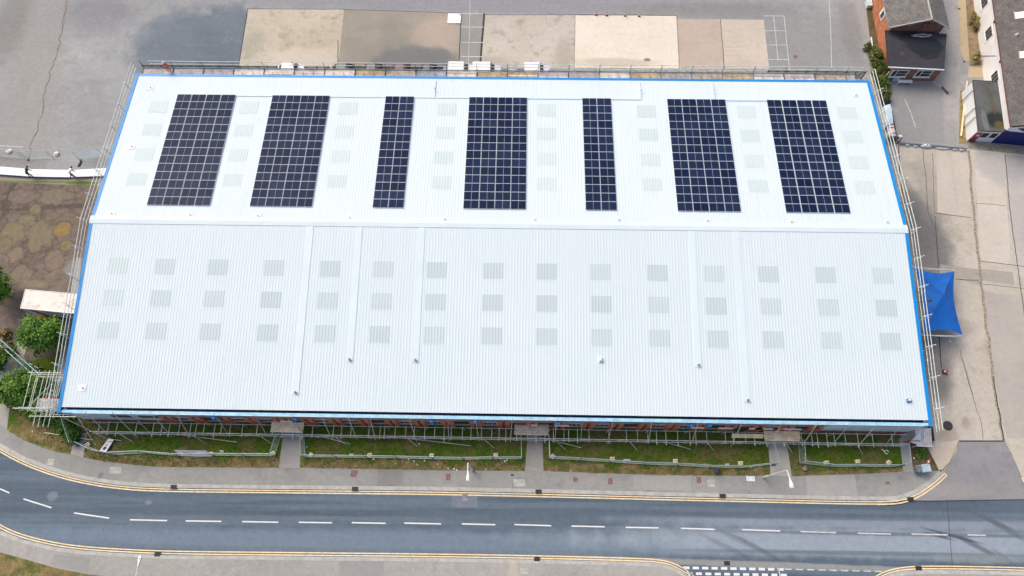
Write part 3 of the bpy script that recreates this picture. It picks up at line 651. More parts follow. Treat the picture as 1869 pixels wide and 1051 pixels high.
while x < xb - .3:
    for dx in (-.42, .42):
        m = MB().bbox(x + dx - .27, x + dx + .27, YF - .24, YF + .016, 0, 3.45)
        m.add([(x + dx - .27, YF - .24, 3.45), (x + dx + .27, YF - .24, 3.45), (x + dx + .27, YF - .064, 3.75), (x + dx - .27, YF - .064, 3.75)], [(0, 1, 2, 3)])
        m.build('pilaster', M['brick'], wh)
    xw = x + 1.55
    if xw < xb - 1.2:
        if any(abs(xw - d) < 1.5 for d in doors):
            m = MB().bbox(xw - .9, xw + .9, YF - .10, YF + .013, 0, 2.3); m.build('door', flat('dark_door', (.05, .055, .06), .5), wh)
        else:
            dark = k % 3 == 1
            w = MB().bbox(xw - .8, xw + .8, YF - .05, YF + .013, 1.65, 2.95, 0)
            wo = w.build('window', M['steel_dark'] if dark else M['white'], wh)
            pz = MB()
            for a in range(3): pz.bbox(xw - .72 + a * .5, xw - .28 + a * .5, YF - .075, YF - .052, 1.75, 2.85)
            pz.build('pane', M['glass'], wo)
            MB().bbox(xw - .92, xw + .92, YF - .16, YF - .053, 1.52, 1.642).build('sill', M['kerb'], wo)
    k += 1; x += 3.09
for (u, v) in ((788, 761), (868, 762), (1019, 765), (1262, 770), (1295, 771), (391, 758), (540, 759)):
    p = at(u, v, 4.9)
    m = MB().cham((p.x, -.78, 4.85), (.42, .30, .5), .05); m.tube((p.x, -.72, 4.6), (p.x, -.62, .3), .055, 8); m.build('downpipe', flat('blue_hopper', (.02, .25, .68), .5), wh)
for (u, v, w) in ((516, 763, .5), (527, 766, .9), (975, 770, .7), (1026, 772, 1.6), (1273, 776, 1.4), (1324, 778, 1.5), (1394, 779, 1.9), (1380, 782, 1.5), (1446, 780, 1.9)):
    p = at(u, v, 3.2); MB().bbox(p.x - w / 2, p.x + w / 2, -.86, -.70, 3.1, 3.22).bbox(p.x - .05, p.x + .05, -.70, -.545, 3.12, 3.2).build('wall_lamp', M['white'], wh)
# rooflights
SX = (-42.4, -37.3, -31.0, -24.8, -18.55, -12.4, -6.35, -.3, 5.75, 12.0, 18.15, 24.35, 30.6, 36.8, 43.1)
def rooflight(x, y, w, l):
    x0 = round((x - w / 2) / PITCH) * PITCH + .02; x1 = x0 + 7 * PITCH - .04
    mb = ribbed(x0, x1, y - l / 2, y + l / 2, .020, .013)
    yl = y - l / 2
    n = int((x1 - x0) / PITCH)
    mb.add([(x0, yl - .07, rz(yl - .07) + .036), (x1, yl - .07, rz(yl - .07) + .036), (x1, yl + .0, rz(yl) + .038), (x0, yl + .0, rz(yl) + .038)], [(0, 1, 2, 3)], 1)
    mb.build('rooflight', [M['rooflight'] if y < RM and x > -40 else M['rooflight_faint'], M['roof']], wh)
for y in (15.7, 12.05, 8.35):
    for x in SX: rooflight(x, y, 2.35, 1.86)
for y in (37.6, 34.0, 30.3, 26.75):
    for x in (-42.6, -31.2, -18.7, -6.5, 5.85, 18.1, 30.4, 42.9): rooflight(x, y, 2.35, 1.75)
# flashing strips down the front slope, each ending at a small flue
for (a, b) in (((566, 408), (541, 716)), ((655, 408), (640, 656)), ((770, 408), (759, 657)), ((1262, 412), (1274, 666)), ((1345, 412), (1362, 730))):
    pa, pb = rf(*a), rf(*b); x = (pa.x + pb.x) / 2; y0 = pb.y - .25; y1 = RM - .52
    m = MB(); w = .36
    top = [(x - w, y0, rz(y0) + .06), (x + w, y0, rz(y0) + .06), (x + w, y1, rz(y1) + .06), (x - w, y1, rz(y1) + .06)]
    bot = [(p[0], p[1], p[2] - .07) for p in top]
    m.add(top + bot, [(0, 1, 2, 3), (4, 5, 1, 0), (5, 6, 2, 1), (7, 4, 0, 3)])
    m.build('flashing_strip', M['roof_trim'], wh)
    MB().lathe((x + .02, y0 + .2, rz(y0 + .2) + .05), [(.10, 0), (.10, .2), (.14, .21), (.14, .27), (.04, .3)], 10).build('flue', M['concrete_band'], wh)
def vent_plate(p, s=.62, pipe=True):
    m = MB(); a = s / 2
    m.add([(p.x - a, p.y - a * .8, rz(p.y - a * .8) + .055), (p.x + a, p.y - a * .8, rz(p.y - a * .8) + .055), (p.x + a, p.y + a * .8, rz(p.y + a * .8) + .055), (p.x - a, p.y + a * .8, rz(p.y + a * .8) + .055)], [(0, 1, 2, 3)])
    m.add([(p.x - a, p.y - a * .8, rz(p.y - a * .8) + .055), (p.x + a, p.y - a * .8, rz(p.y - a * .8) + .055), (p.x + a, p.y - a * .8, rz(p.y - a * .8) - .0), (p.x - a, p.y - a * .8, rz(p.y - a * .8) - .0)], [(3, 2, 1, 0)])
    o = m.build('vent_plate', M['white'], wh)
    if pipe: MB().lathe((p.x + .08, p.y, rz(p.y) + .05), [(.07, 0), (.07, .16), (.1, .17), (.1, .22), (.03, .25)], 8).build('vent_pipe', M['clad'], o)
for uv in ((274, 160), (240, 268), (203, 390), (346, 392), (470, 393.5), (637, 397)): vent_plate(rb(*uv), .85)
for uv in ((810, 400), (974, 401), (1127, 401), (1289, 403), (1442, 405), (1617, 405), (1560, 174)): vent_plate(rb(*uv), .6)
vent_plate(rf(150, 708), .9)
p = rf(1096, 657); MB().cham((p.x, p.y, p.z + .2), (.34, .4, .4), .08).bbox(p.x - .3, p.x + .3, p.y - .3, p.y + .3, p.z - .02, p.z + .055).build('box_vent', M['clad'], wh)
p = rf(1658, 731); MB().cham((p.x, p.y, p.z + .16), (.5, .36, .3), .08).build('box_vent', flat('blue_grey_vent', (.10, .24, .42), .5), wh)
MB().cham((p.x, p.y, p.z + .34), (.26, .18, .06), .02).build('vent_cap', M['white'], wh)
# cable conduits along the top of the arrays
cd = flat('pale_blue_conduit', (.50, .66, .80), .5)
YA = 39.42
for (x0, x1) in ((-33.0, -28.5), (-21.2, -14.3), (-10.6, -3.8), (3.4, 10.3), (13.9, 17.5), (28.1, 33.1)):
    MB().bbox(x0, x1, YA - .14, YA - .04, rz(YA) + .03, rz(YA) + .10).build('conduit', cd if x0 > 0 else M['roof_trim'], wh)
for (u0, v0, u1, v1) in ((795, 148, 794, 178), (1168, 151, 1170, 182), (1302, 151, 1303, 181)):
    pa, pb = rb(u0, v0), rb(u1, v1); x = (pa.x + pb.x) / 2
    MB().tube((x, pa.y, rz(pa.y) + .07), (x, pb.y, rz(pb.y) + .07), .055, 6).cham((x, (pa.y + pb.y) / 2 - .2, rz(36) + .6 - .52), (.16, .16, .14), .02).build('conduit', cd, wh)
# lamp bracket on the right gable, above the gazebo
wl = MB(); q = at(1697, 549, 4.3); wl.path([(HW, q.y - .6, 4.4), (q.x - .2, q.y, 4.35)], .05); wl.build('lamp_bracket', M['black'], wh)
MB().cham((q.x, q.y, 4.36), (.5, .26, .14), .04, .4).build('wall_lamp', M['steel_dark'], wh)

# ------------------------------------------------------------------ solar arrays
m_cell, nt, b = new_mat('solar_cells')
tc = N(nt, 'ShaderNodeTexCoord').outputs['Object']; oi = N(nt, 'ShaderNodeObjectInfo').outputs['Random']
wv = N(nt, 'ShaderNodeTexWave'); wv.bands_direction = 'Y'; wv.inputs['Scale'].default_value = 3.2; nt.links.new(tc, wv.inputs['Vector'])
c = mix(nt, oi, (.005, .013, .044), (.015, .029, .072))
c = mix(nt, mth(nt, 'MULTIPLY', ramp(nt, wv.outputs['Fac'], .8, 1.0), .5), c, (.03, .038, .06))
nt.links.new(c, b.inputs['Base Color']); b.inputs['Roughness'].default_value = .28; b.inputs['Specular IOR Level'].default_value = .05
M['cell'] = m_cell
M['frame'] = flat('silver_panel_frame', (.64, .68, .72), .5, 0, .04)
COLS = 1.82; ROWP = 16.3 / 14
def panel_mesh():
    m = MB(); w, l, t = COLS - .045, ROWP - .035, .035
    def sl(x0, x1, y0, y1, z0, z1, mi):
        vs = [(x, y, z - SL * y) for z in (z0, z1) for y in (y0, y1) for x in (x0, x1)]
        m.add(vs, [(0, 2, 3, 1), (4, 5, 7, 6), (0, 1, 5, 4), (1, 3, 7, 5), (3, 2, 6, 7), (2, 0, 4, 6)], mi)
    sl(-w / 2, w / 2, -l / 2, l / 2, 0, t, 0)
    for s in (-1, 1): sl(min(s * .011, s * (w / 2 - .024)), max(s * .011, s * (w / 2 - .024)), -l / 2 + .024, l / 2 - .024, t + .002, t + .006, 1)
    return m
pm = None
ARR = ((-36.78, 4, 'leftmost solar array nearest the left gable, four panels wide'), (-24.87, 4, 'second solar array from the left, four panels wide, below the plain stretch of eaves'),
       (-12.47, 2, 'narrow two-wide solar array left of the middle array'), (-.19, 4, 'middle solar array, four panels wide, between the two narrow arrays'),
       (12.08, 2, 'narrow two-wide solar array right of the middle array'), (24.43, 4, 'four-wide solar array under the right-hand conduit drop from the back eaves'),
       (36.84, 4, 'rightmost solar array nearest the right gable, four panels wide'))
for (cx, nc, lab) in ARR:
    t = thing('solar_array', lab, 'solar panels', (cx, 23.15, rz(23.15) + .06), 'solar arrays on the back slope')
    sk = 1.0 if abs(cx) < 30 else 1.02
    rl = MB()
    for rx in range(nc):
        for o in (-.5, .5):
            x = cx + (rx - (nc - 1) / 2) * COLS * sk + o
            rl.add([(x + dx, y, rz(y) + z) for y in (23.1, 39.5) for dx, z in ((-.03, .04), (.03, .04), (.03, .095), (-.03, .095))], [(0, 1, 2, 3), (7, 6, 5, 4), (3, 2, 6, 7), (1, 5, 6, 2), (0, 3, 7, 4)])
    rl.build('mounting_rail', M['frame'], t)
    for r in range(14):
        for k in range(nc):
            y = 23.15 + (r + .5) * ROWP; x = cx + (k - (nc - 1) / 2) * COLS * sk
            if pm is None:
                po = panel_mesh().build('solar_panel', [M['frame'], M['cell']]); pm = po
            else:
                po = pm.copy(); C.objects.link(po)
            po.parent = t
            po.location = (x - cx, y - 23.15, rz(y) + .10 - (rz(23.15) + .06))

# ------------------------------------------------------------------ scaffolding
def boards(mb, x0, x1, y0, y1, z, n=5, along='x', mats=1, seedv=0):
    rnd = random.Random(seedv); w = (y1 - y0) / n
    for i in range(n):
        mb.bbox(x0 + rnd.uniform(0, .12), x1 - rnd.uniform(0, .12), y0 + i * w + .012, y0 + (i + 1) * w - .012, z, z + .038 + rnd.uniform(0, .006), rnd.randrange(mats))
RT = .040
fs = thing('scaffold', 'low galvanised tube scaffold along the brick front of the warehouse, with raking tubes', 'scaffold', (0, -1.6, 0))
YI, YO = -.98, -2.0
xs = []; x = -43.8; rr = random.Random(3)
while x < 44.6: xs.append(x); x += rr.uniform(1.75, 2.3)
for i, x in enumerate(xs):
    MB().tube((x, YO, 0), (x, YO, 2.05), RT).tube((x - .08, YO, .0), (x + .08, YO, .0), .06, 4).build('standard', M['steel'], fs)
    if i % 2 == 0: MB().tube((x, YI, 0), (x, YI, 2.05), RT).build('standard', M['steel'], fs)
for x in xs:
    for o in ((0, .95) if rr.random() < .75 else (0,)):
        j = rr.uniform(-.2, .2)
        MB().tube((x + o + j, YI + .1, 1.93), (x + o + j, YO - rr.uniform(.15, .55), 1.93), RT).build('transom', M['steel'], fs)
LX = (-44.6, -30.5, -15.8, -1.2, 14.0, 29.2, 45.4)
for a, b in zip(LX, LX[1:]):
    j = rr.uniform(-.05, .05)
    MB().tube((a - .3, YI, 1.86 + j), (b + .3, YI, 1.86 - j), RT * .9).build('ledger', M['steel'], fs)
    MB().tube((a - .3, YO, 1.82 + j), (b + .3, YO, 1.82), RT * 1.15).build('ledger', M['steel_pale'], fs)
    MB().tube((a - .3, YO - .06, .98 - j), (b + .3, YO - .06, .98 + j), RT * 1.15).build('ledger', M['steel_pale'], fs)
    MB().tube((a - .1, -.66, H + .22 + j), (b + .1, -.66, H + .22 - j), RT * 1.0).build('guard_rail', M['steel_pale'], fs)
for u, v in ((157, 747), (205, 749), (240, 747), (275, 748), (322, 748), (392, 750), (465, 751), (533, 752), (587, 751), (635, 751), (675, 751), (746, 753), (818, 752), (868, 753), (935, 757), (1015, 756), (1063, 757), (1120, 758), (1190, 760), (1275, 765), (1355, 764), (1428, 766), (1492, 769), (1552, 767), (1600, 768), (1645, 770)):
    p = at(u, v, H + .3)
    MB().tube((p.x, -.5, H + .35), (p.x + rr.uniform(-.3, .3), YO - .1 - rr.uniform(0, .3), .25 if rr.random() < .5 else 1.4), RT * .95).build('raking_tube', M['steel'] if rr.random() < .6 else M['grey_board'], fs)
for i in range(0, len(xs) - 2, 2):
    sgn = 1 if rr.random() < .5 else -1; a, b = (xs[i], xs[i + 1]) if sgn > 0 else (xs[i + 1], xs[i])
    MB().tube((a, YO - .02, .1), (b, YO - .02, 1.9), RT * .85).build('brace', M['steel'], fs)
for i in range(1, len(xs) - 2, 4):
    MB().tube((xs[i], YO, 1.8), (xs[i] + 1.3, YO - .9, .1), RT * .85).build('brace', M['steel'], fs)
for u0, u1 in ((80, 165), (330, 432), (590, 640), (745, 860), (1010, 1060), (1215, 1260)):
    pa, pb = at(u0, 795, 1.), at(u1, 799, .6); MB().tube((pa.x, YO - .1, 1.0), (pb.x, YO - .75, .5), RT * .85).build('brace', M['steel'], fs)
for k, (u0, u1, v0, v1, mt) in enumerate(((492, 556, 771, 788, 'pale_board'), (938, 1003, 775, 793, 'grey_board'), (1394, 1460, 787, 804, 'tan_board'), (1335, 1393, 792, 799, 'tan_board'))):
    pa, pb = at(u0, v1, 2.1), at(u1, v0, 2.1)
    m = MB(); boards(m, pa.x, pb.x, pa.y, pb.y, 2.08, 5 if k < 3 else 2, seedv=k)
    if k < 3: m.tube((pa.x + .2, pa.y, 2.16), (pb.x - .2, pa.y, 2.16), .045, 6, 1)
    m.build('board_deck', [flat('entrance_' + mt, {'pale_board': (.90, .72, .49), 'grey_board': (.68, .56, .44), 'tan_board': (.90, .70, .44)}[mt], .8, 0, .2, 1.2), M['steel_pale']], fs)
    if k < 3:
        w = MB()
        for s, xx in ((1, pa.x), (-1, pb.x)): w.tube((xx + s * .1, pa.y, 2.15), (xx + s * 1.7, -.72, 3.2), RT)
        w.build('raking_tube', M['steel'], fs)

def edge_scaffold(side, label):
    xo = side * (HW + .82)
    t = thing('scaffold', label, 'scaffold', (xo, RM, 0))
    for k, dz in enumerate((-.15, .40, .95)):
        for y0, y1 in ((-1.0, RM - .1), (RM - .1, D + 1.4)):
            n = 3
            for i in range(n):
                a = y0 + (y1 - y0) * i / n - .15; b = y0 + (y1 - y0) * (i + 1) / n + .15
                j = rr.uniform(-.03, .03)
                za = H + SL * (a if a < RM else D - a) + dz; zb = H + SL * (b if b < RM else D - b) + dz
                MB().tube((xo + side * k * .015 + j, a, za), (xo + side * k * .015 - j, b, zb), .041).build('guard_rail', M['steel_pale'] if k > 0 else M['steel'], t)
    y = 1.0
    while y < D + 1:
        zt = rz(min(max(y, 0), D))
        MB().tube((xo + side * .09, y, 0), (xo + side * .09, y, zt + .98), .038).build('standard', M['steel'], t)
        MB().tube((xo - side * .30, y + .06, zt + .5), (xo + side * .55, y + .25, zt + .95), .036).build('transom', M['steel_pale'], t)
        if int(y) % 3 == 0: MB().tube((xo + side * .09, y, zt - 1.5), (xo + side * .09, y + 2.2, .2), .036).build('brace', M['steel'], t)
        y += 3.3
    m = MB()
    for i in range(8):
        a = i * D / 8; m.bbox(xo - side * .1 - .25, xo - side * .1 + .25, a, a + D / 8 - .05, 3.5, 3.54)
    m.build('board_deck', M['steel_dark'], t)
    return t
edge_scaffold(-1, 'triple guard rail scaffold following the left gable of the warehouse')
edge_scaffold(1, 'triple guard rail scaffold following the right gable of the warehouse, beside the blue gazebo')

bs = thing('scaffold', 'boarded scaffold deck with guard rails along the back eaves of the warehouse', 'scaffold', (0, D + 1, 0))
rr = random.Random(11)
x = -HW + .3; mats = ['tan_board', 'pale_board', 'grey_board', 'pink_board']
kk = 0
while x < HW - 2:
    L = 3.9; x1 = min(x + L, HW - 1.2)
    m = MB(); boards(m, x, x1 - .02, D + .40, D + 1.38, H - .25, 4, mats=4, seedv=kk * 7 + 1)
    o = rr.randrange(4); ms = [M[mats[o]], M[mats[o]], M[mats[(o + 1 + kk) % 4]], M[mats[o]]]
    m.build('board_deck', ms, bs); kk += 1
    MB().tube((x, D + 1.52, 0), (x, D + 1.52, H + 1.15), .038).build('standard', M['steel_dark'], bs)
    MB().tube((x, D + .38, H - .10), (x, D + 1.62, H - .17), .035).build('transom', M['steel_dark'], bs)
    for k in range(1, 3): MB().tube((x + k * 1.3, D + .38, H - .05), (x + k * 1.3 - .2, D + .95, H - .14), .022).build('putlog', M['steel_dark'], bs)
    x += L
MB().bbox(-HW + .3, HW - 1.3, D + 1.40, D + 1.44, H - .2, H - .02).build('toe_board', M['grey_board'], bs)
for z in (.55, 1.12):
    for a, b in zip(LX, LX[1:]): MB().tube((max(a, -HW) - .2, D + 1.47, H + z), (min(b, HW) + .2, D + 1.47, H + z), .04).build('guard_rail', M['steel'] if z < 1 else M['steel_pale'], bs)
for i in range(12):
    x = -HW + 2 + i * 7.6; MB().tube((x, D + 1.56, .2), (x + 3.2, D + 1.56, H), .036).build('brace', M['steel_dark'], bs)

# access tower at the front left corner
tp = at(95, 715, 3)
tw = thing('scaffold', 'small access tower of pale tubes and a gate beside the hedge', 'scaffold', (-48.9, 1.8, 0))
X0, X1, Y0, Y1 = -50.0, -47.5, -.2, 3.6
for xx in (X0, X0 + .8, X1):
    for yy in (Y0, Y1):
        MB().tube((xx, yy, 0), (xx, yy, 6.3), .034).build('standard', M['steel'], tw)
for z in (2.0, 4.0, 5.2, 6.1):
    for yy in (Y0, Y1): MB().tube((X0 - .5, yy, z), (X1 + .8, yy, z), .034).build('ledger', M['steel'], tw)
    for xx in (X0, X0 + .8, X1 - .6, X1): MB().tube((xx, Y0 - .3, z), (xx, Y1 + .3, z), .04).build('transom', M['steel'], tw)
for k in range(4): MB().tube((-49.0 + k * .55, -2.1, 5.3), (-49.0 + k * .55, .5, 5.3), .034).build('transom', M['steel'], tw)
MB().tube((-51.3, Y0 - .05, 5.9), (-47.2, Y0 - .1, 5.9), .042).build('ledger', M['steel'], tw)
MB().tube((-49.6, -1.0, 5.4), (-44.5, -1.0, 5.45), .042).build('ledger', M['steel'], tw)
m = MB(); boards(m, X0, X1, Y0 + .1, Y0 + 1.4, 4.05, 5); m.build('board_deck', M['grey_board'], tw)
m = MB()
for k in range(6): m.tube((X0 + .9 + k * .3, Y0 + .15, 5.0), (X0 + .9 + k * .3, Y0 + 1.0, 5.0), .028)
m.tube((X0 + .8, Y0 + .15, 5.0), (X1, Y0 + .15, 5.0), .035).tube((X0 + .8, Y0 + 1.0, 5.0), (X1, Y0 + 1.0, 5.0), .035)
m.build('ladder_gate', M['steel'], tw)
MB().box((-47.9, 1.0, 5.2), (1.2, .08, .25)).build('red_sign', M['red'], tw)
for a, b in (((X0, Y0, .2), (X1, Y1, 3.9)), ((X1, Y0, .3), (-44.9, -3.3, 0)), ((-46.6, -.8, 5.3), (-43.6, -2.6, .3)), ((X0, Y1, 2), (X0, Y0, 5.5))): MB().tube(a, b, .036).build('brace', M['steel'], tw)

# timber ramp and tarpaulin at the front right corner
rp = P((1667, 783), (1697, 782), (1704, 815), (1675, 813), z=1.2)
t = thing('timber_platform', 'weathered timber board platform sloping down at the front right corner of the warehouse', 'timber platform', (rp[0].x, rp[0].y, 0))
n = 8
for k in range(n):
    def qq(a, b, s): p = a.lerp(b, s); return p
    a0, a1 = rp[0].lerp(rp[1], k / n + .01), rp[0].lerp(rp[1], (k + 1) / n - .01); b0, b1 = rp[3].lerp(rp[2], k / n + .01), rp[3].lerp(rp[2], (k + 1) / n - .01)
    m = MB(); m.add([(a0.x, a0.y, 1.5), (a1.x, a1.y, 1.5), (b1.x, b1.y, .95), (b0.x, b0.y, .95), (a0.x, a0.y, 1.45), (a1.x, a1.y, 1.45), (b1.x, b1.y, .9), (b0.x, b0.y, .9)], [(3, 2, 1, 0), (4, 5, 6, 7), (0, 1, 5, 4), (1, 2, 6, 5), (2, 3, 7, 6), (3, 0, 4, 7)])
    m.build('plank', flat('weathered_plank', ((.72, .68, .64), (.78, .68, .60), (.84, .74, .62), (.66, .63, .62), (.84, .70, .50), (.68, .65, .63), (.80, .72, .64), (.70, .64, .60))[k], .8, 0, .2, 1.5), t)
m = MB(); m.tube((rp[3].x, rp[3].y, .98), (rp[2].x, rp[2].y, .98), .06); m.build('edge_rail', M['white'], t)
m = MB()
for p in rp: m.tube((p.x, p.y, 0), (p.x, p.y, 1.0 if p.y < -1.5 else 1.45), .05)
m.build('leg', M['steel'], t)
tq = P((1675, 788), (1684, 812), (1663, 806), z=1.3)
m = MB(); a, b, c3 = [Vector((p.x, p.y, z)) for p, z in zip(tq, (2.0, .9, 1.0))]
grid = []; G_ = 7
for i in range(G_ + 1):
    for j in range(G_ + 1 - i):
        p = a * (1 - (i + j) / G_) + b * (i / G_) + c3 * (j / G_); p.z += .09 * mnoise.noise(p * 2.2); grid.append(((i, j), p))
ix = {k: n for n, (k, _) in enumerate(grid)}; fsx = []
for i in range(G_):
    for j in range(G_ - i):
        fsx.append((ix[(i, j)], ix[(i, j + 1)], ix[(i + 1, j)]))
        if i + j < G_ - 1: fsx.append((ix[(i + 1, j)], ix[(i, j + 1)], ix[(i + 1, j + 1)]))
m.add([p for _, p in grid], fsx)
tag(m.build('tarpaulin', M['white'], None, True), 'white tarpaulin triangle draped beside the timber platform', 'tarpaulin')
t = thing('barrier_board', 'red and dark blue board behind the white tarpaulin under the scaffold end', 'board', (at(1660, 797).x, -1.6, 0))
p = at(1660, 797, .8); MB().box((p.x - .1, -1.55, .8), (.9, .06, 1.0)).build('board_panel', M['red'], t); MB().box((p.x + .62, -1.55, .8), (.5, .06, 1.0)).build('board_panel', flat('navy_board', (.01, .02, .16), .5), t)
a = at(1700.5, 780, .6); b = at(1704, 802, .6)
t = thing('black_post', 'black post lying beside the timber platform at the right front corner', 'post', (a.x, a.y, 0))
MB().tube((a.x, a.y, .62), (b.x, b.y, .55), .13, 8).build('post_shaft', M['black'], t); MB().box((b.x, b.y, .28), (.3, .3, .56)).box((a.x, a.y, .28), (.3, .3, .56)).build('support', M['steel_dark'], t)

# ------------------------------------------------------------------ mesh fence panels and ballast blocks
def fence_panel(a, b, label, group, h=2.0, skip_foot=False):
    a = Vector((a.x, a.y, 0)); b = Vector((b.x, b.y, 0)); t = thing('mesh_fence', label, 'fence', a, group)
    d = (b - a); L = d.length; d.normalize(); r = .034
    A = a + d * .06; B = b - d * .06; up = Vector((0, 0, h))
    m = MB(); m.tube(A + Vector((0, 0, .05)), A + up, r).tube(B + Vector((0, 0, .05)), B + up, r).tube(A + up, B + up, r).tube(A + Vector((0, 0, .25)), B + Vector((0, 0, .25)), r)
    m.build('frame', M['fence'], t)
    w = MB(); n = max(2, int(L / .22))
    for i in range(1, n):
        p = A + (B - A) * (i / n); w.tube(p + Vector((0, 0, .25)), p + up, .007, 3)
    for z in (.6, .95, 1.3, 1.65): w.tube(A + Vector((0, 0, z)), B + Vector((0, 0, z)), .007, 3)
    w.build('wire_mesh', M['fence'], t)
    nrm = Vector((-d.y, d.x, 0))
    f = MB(); f.cham(A + Vector((0, 0, .07)), (.46, .18, .12), .03, math.atan2(nrm.y, nrm.x)); f.build('foot', M['steel_dark'], t)
    return t
RUNS = [('along the lawn left of the first entry path', [(141, 832), (160, 829)], 0),
        ('a', [(153, 812), (182, 826), (209, 831.5), (267, 828.5), (325, 833.5), (390, 833), (447, 833.5), (502, 834)], 0),
        ('b', [(559, 836), (615, 836.5), (670, 837), (725, 838), (790, 839.5), (846, 840.5), (900, 839.5), (952, 839.5)], 0),
        ('c', [(1003, 838.5), (1058, 841.5), (1112, 845), (1175, 849), (1236, 851), (1294, 854.5), (1356, 855.5), (1410, 849)], 0),
        ('d', [(1459, 847), (1512, 853), (1570, 853), (1630, 853.5), (1647, 849)], 0)]
ORD = ['first', 'second', 'third', 'fourth', 'fifth', 'sixth', 'seventh', 'eighth']
WHERE = {'a': 'of the leftmost lawn', 'b': 'of the lawn left of the middle path', 'c': 'of the lawn right of the middle path', 'd': 'of the small right-hand lawn'}
for nm, pl, _ in RUNS[1:]:
    q = P(*[(u, v - 2) for u, v in pl])
    for i in range(len(q) - 1):
        fence_panel(q[i], q[i + 1], f'{ORD[i]} wire mesh fence panel from the left {WHERE[nm]}', 'mesh fence panels along the front lawn')
for (a, b, lab) in (((502, 834), (513, 797), 'mesh fence panel turned back towards the scaffold, left of the first boarded entrance path'), ((558, 836), (556, 797), 'mesh fence panel turned back towards the scaffold, right of the first boarded entrance path'),
                    ((952, 839.5), (951, 797), 'mesh fence panel turned back towards the scaffold, left of the middle path'), ((1003, 838.5), (1001, 797), 'mesh fence panel turned back towards the scaffold, right of the middle path'),
                    ((1412, 849), (1401, 805), 'mesh fence panel crossing the path under the right-hand boarded entrance'), ((1459, 847), (1456, 806), 'mesh fence panel turned back, right of the right-hand entrance path'),
                    ((1647, 849), (1643, 812), 'mesh fence panel turned back towards the right end of the scaffold'), ((145, 813), (130, 768), 'mesh fence panel at the hedge by the left corner, running back to the wall')):
    fence_panel(at(*a), at(*b), lab, 'mesh fence panels along the front lawn')
BL = [(159.5, 811, 40, 'pale ballast block at the top of the leftmost entry path'), (385, 828, 5, 'pale ballast block right of the white fence banner'), (498, 827, 35, 'turned pale ballast block left of the first boarded entrance path'),
      (567.5, 830, 80, 'pale ballast block just right of the first boarded entrance path'), (675, 830, 5, 'pale ballast block alone on the second lawn, midway to the left lamp post'), (788, 831, 0, 'pale ballast block left of the lamp post by the middle path'),
      (905, 830, 5, 'pale ballast block between the left lamp post and the middle path'), (1008.7, 833, 55, 'turned pale ballast block just right of the middle path'), (1118, 837, 5, 'pale ballast block right of the middle path, beside the white fence sign'),
      (1233, 841, 0, 'pale ballast block behind the fence left of the dark litter bag'), (1352, 845, 0, 'pale ballast block left of the tall bent lamp post'), (1509, 844, 5, 'first pale ballast block right of the right-hand entrance path'),
      (1566, 842, 3, 'pale ballast block in the middle of the right-hand lawn fence'), (1622.5, 844, 42, 'turned pale ballast block near the cabinet end of the right-hand lawn')]
b0 = None
for (u, v, r, lab) in BL:
    p = at(u, v, .25)
    if b0 is None:
        b0 = thing('ballast_block', lab, 'ballast block', (0, 0, 0), 'ballast blocks holding the mesh fence')
        MB().cham((0, 0, .17), (.50, .40, .34), .05).build('block', M['cream'], b0); MB().tube((-.15, 0, .345), (-.08, 0, .42), .03).tube((-.08, 0, .42), (.08, 0, .42), .03).tube((.08, 0, .42), (.15, 0, .345), .03).build('lifting_eye', M['steel_dark'], b0)
        b0.location = (p.x, p.y, 0); b0.rotation_euler = (0, 0, R_(r))
    else: dup(b0, (p.x, p.y, 0), R_(r), lab)
# banner tied to the fence, and the fallen board sign
pa, pb = at(322, 826, 1.0), at(380, 826.5, 1.0)
t = thing('banner', 'white fabric banner with red print tied to the mesh fence on the left lawn', 'banner', (pa.x, pa.y, 0))
m = MB(); n = 10; vs = []
y0 = at(350, 821.5, 1.9).y; yb = at(350, 832, .7).y
for i in range(n + 1):
    s = i / n; x = pa.x + (pb.x - pa.x) * s
    sag = .12 * math.sin(math.pi * s) + .05 * mnoise.noise(Vector((s * 4, 0, 0)))
    vs += [(x + .75 * (.5 - s) * (.6 - s) + .3, yb - .5 * sag, .70 + .05 * math.sin(s * 9)), (x + .12 * math.sin(s * 7), y0, 1.92 - .6 * sag)]
m.add(vs, [(2 * i, 2 * i + 2, 2 * i + 3, 2 * i + 1) for i in range(n)]); m.build('cloth', M['white'], t, True)
m = MB()
for i, (xo, w, f) in enumerate(((1.1, .35, .62), (1.55, .4, .6), (2.0, .3, .62), (1.3, .3, .40), (1.7, .45, .38))):
    yy = yb + (y0 - yb) * f - .05; zz_ = .70 + 1.22 * f + .03
    m.box((pa.x + xo, yy, zz_), (w, .14, .012), 0, 0, Matrix.Rotation(math.atan2(1.22, y0 - yb), 3, 'X'))
m.build('printed_line', flat('faded_red_print', (.55, .22, .2), .7), t)
t = thing('sign_board', 'white board sign with dark blue print lying on the left lawn', 'sign', (at(195, 812).x, at(195, 812).y, 0))
a, b, c2, d2 = [at(*q, .35) for q in ((198, 800), (208, 802), (193, 825), (182, 822))]
m = MB(); T = Vector((0, 0, .05))
m.add([a, b, c2, d2, a - T, b - T, c2 - T, d2 - T], [(3, 2, 1, 0), (4, 5, 6, 7), (0, 1, 5, 4), (1, 2, 6, 5), (2, 3, 7, 6), (3, 0, 4, 7)]); m.build('board_panel', M['white'], t)
m = MB(); ctr = (a + b + c2 + d2) / 4; ax = (d2 - a).normalized(); bx = (b - a).normalized()
def dec(s, t_, w, l, mb):
    p = ctr + ax * s + bx * t_ + Vector((0, 0, .006)); mb.add([p - ax * l / 2 - bx * w / 2, p - ax * l / 2 + bx * w / 2, p + ax * l / 2 + bx * w / 2, p + ax * l / 2 - bx * w / 2], [(3, 2, 1, 0)])
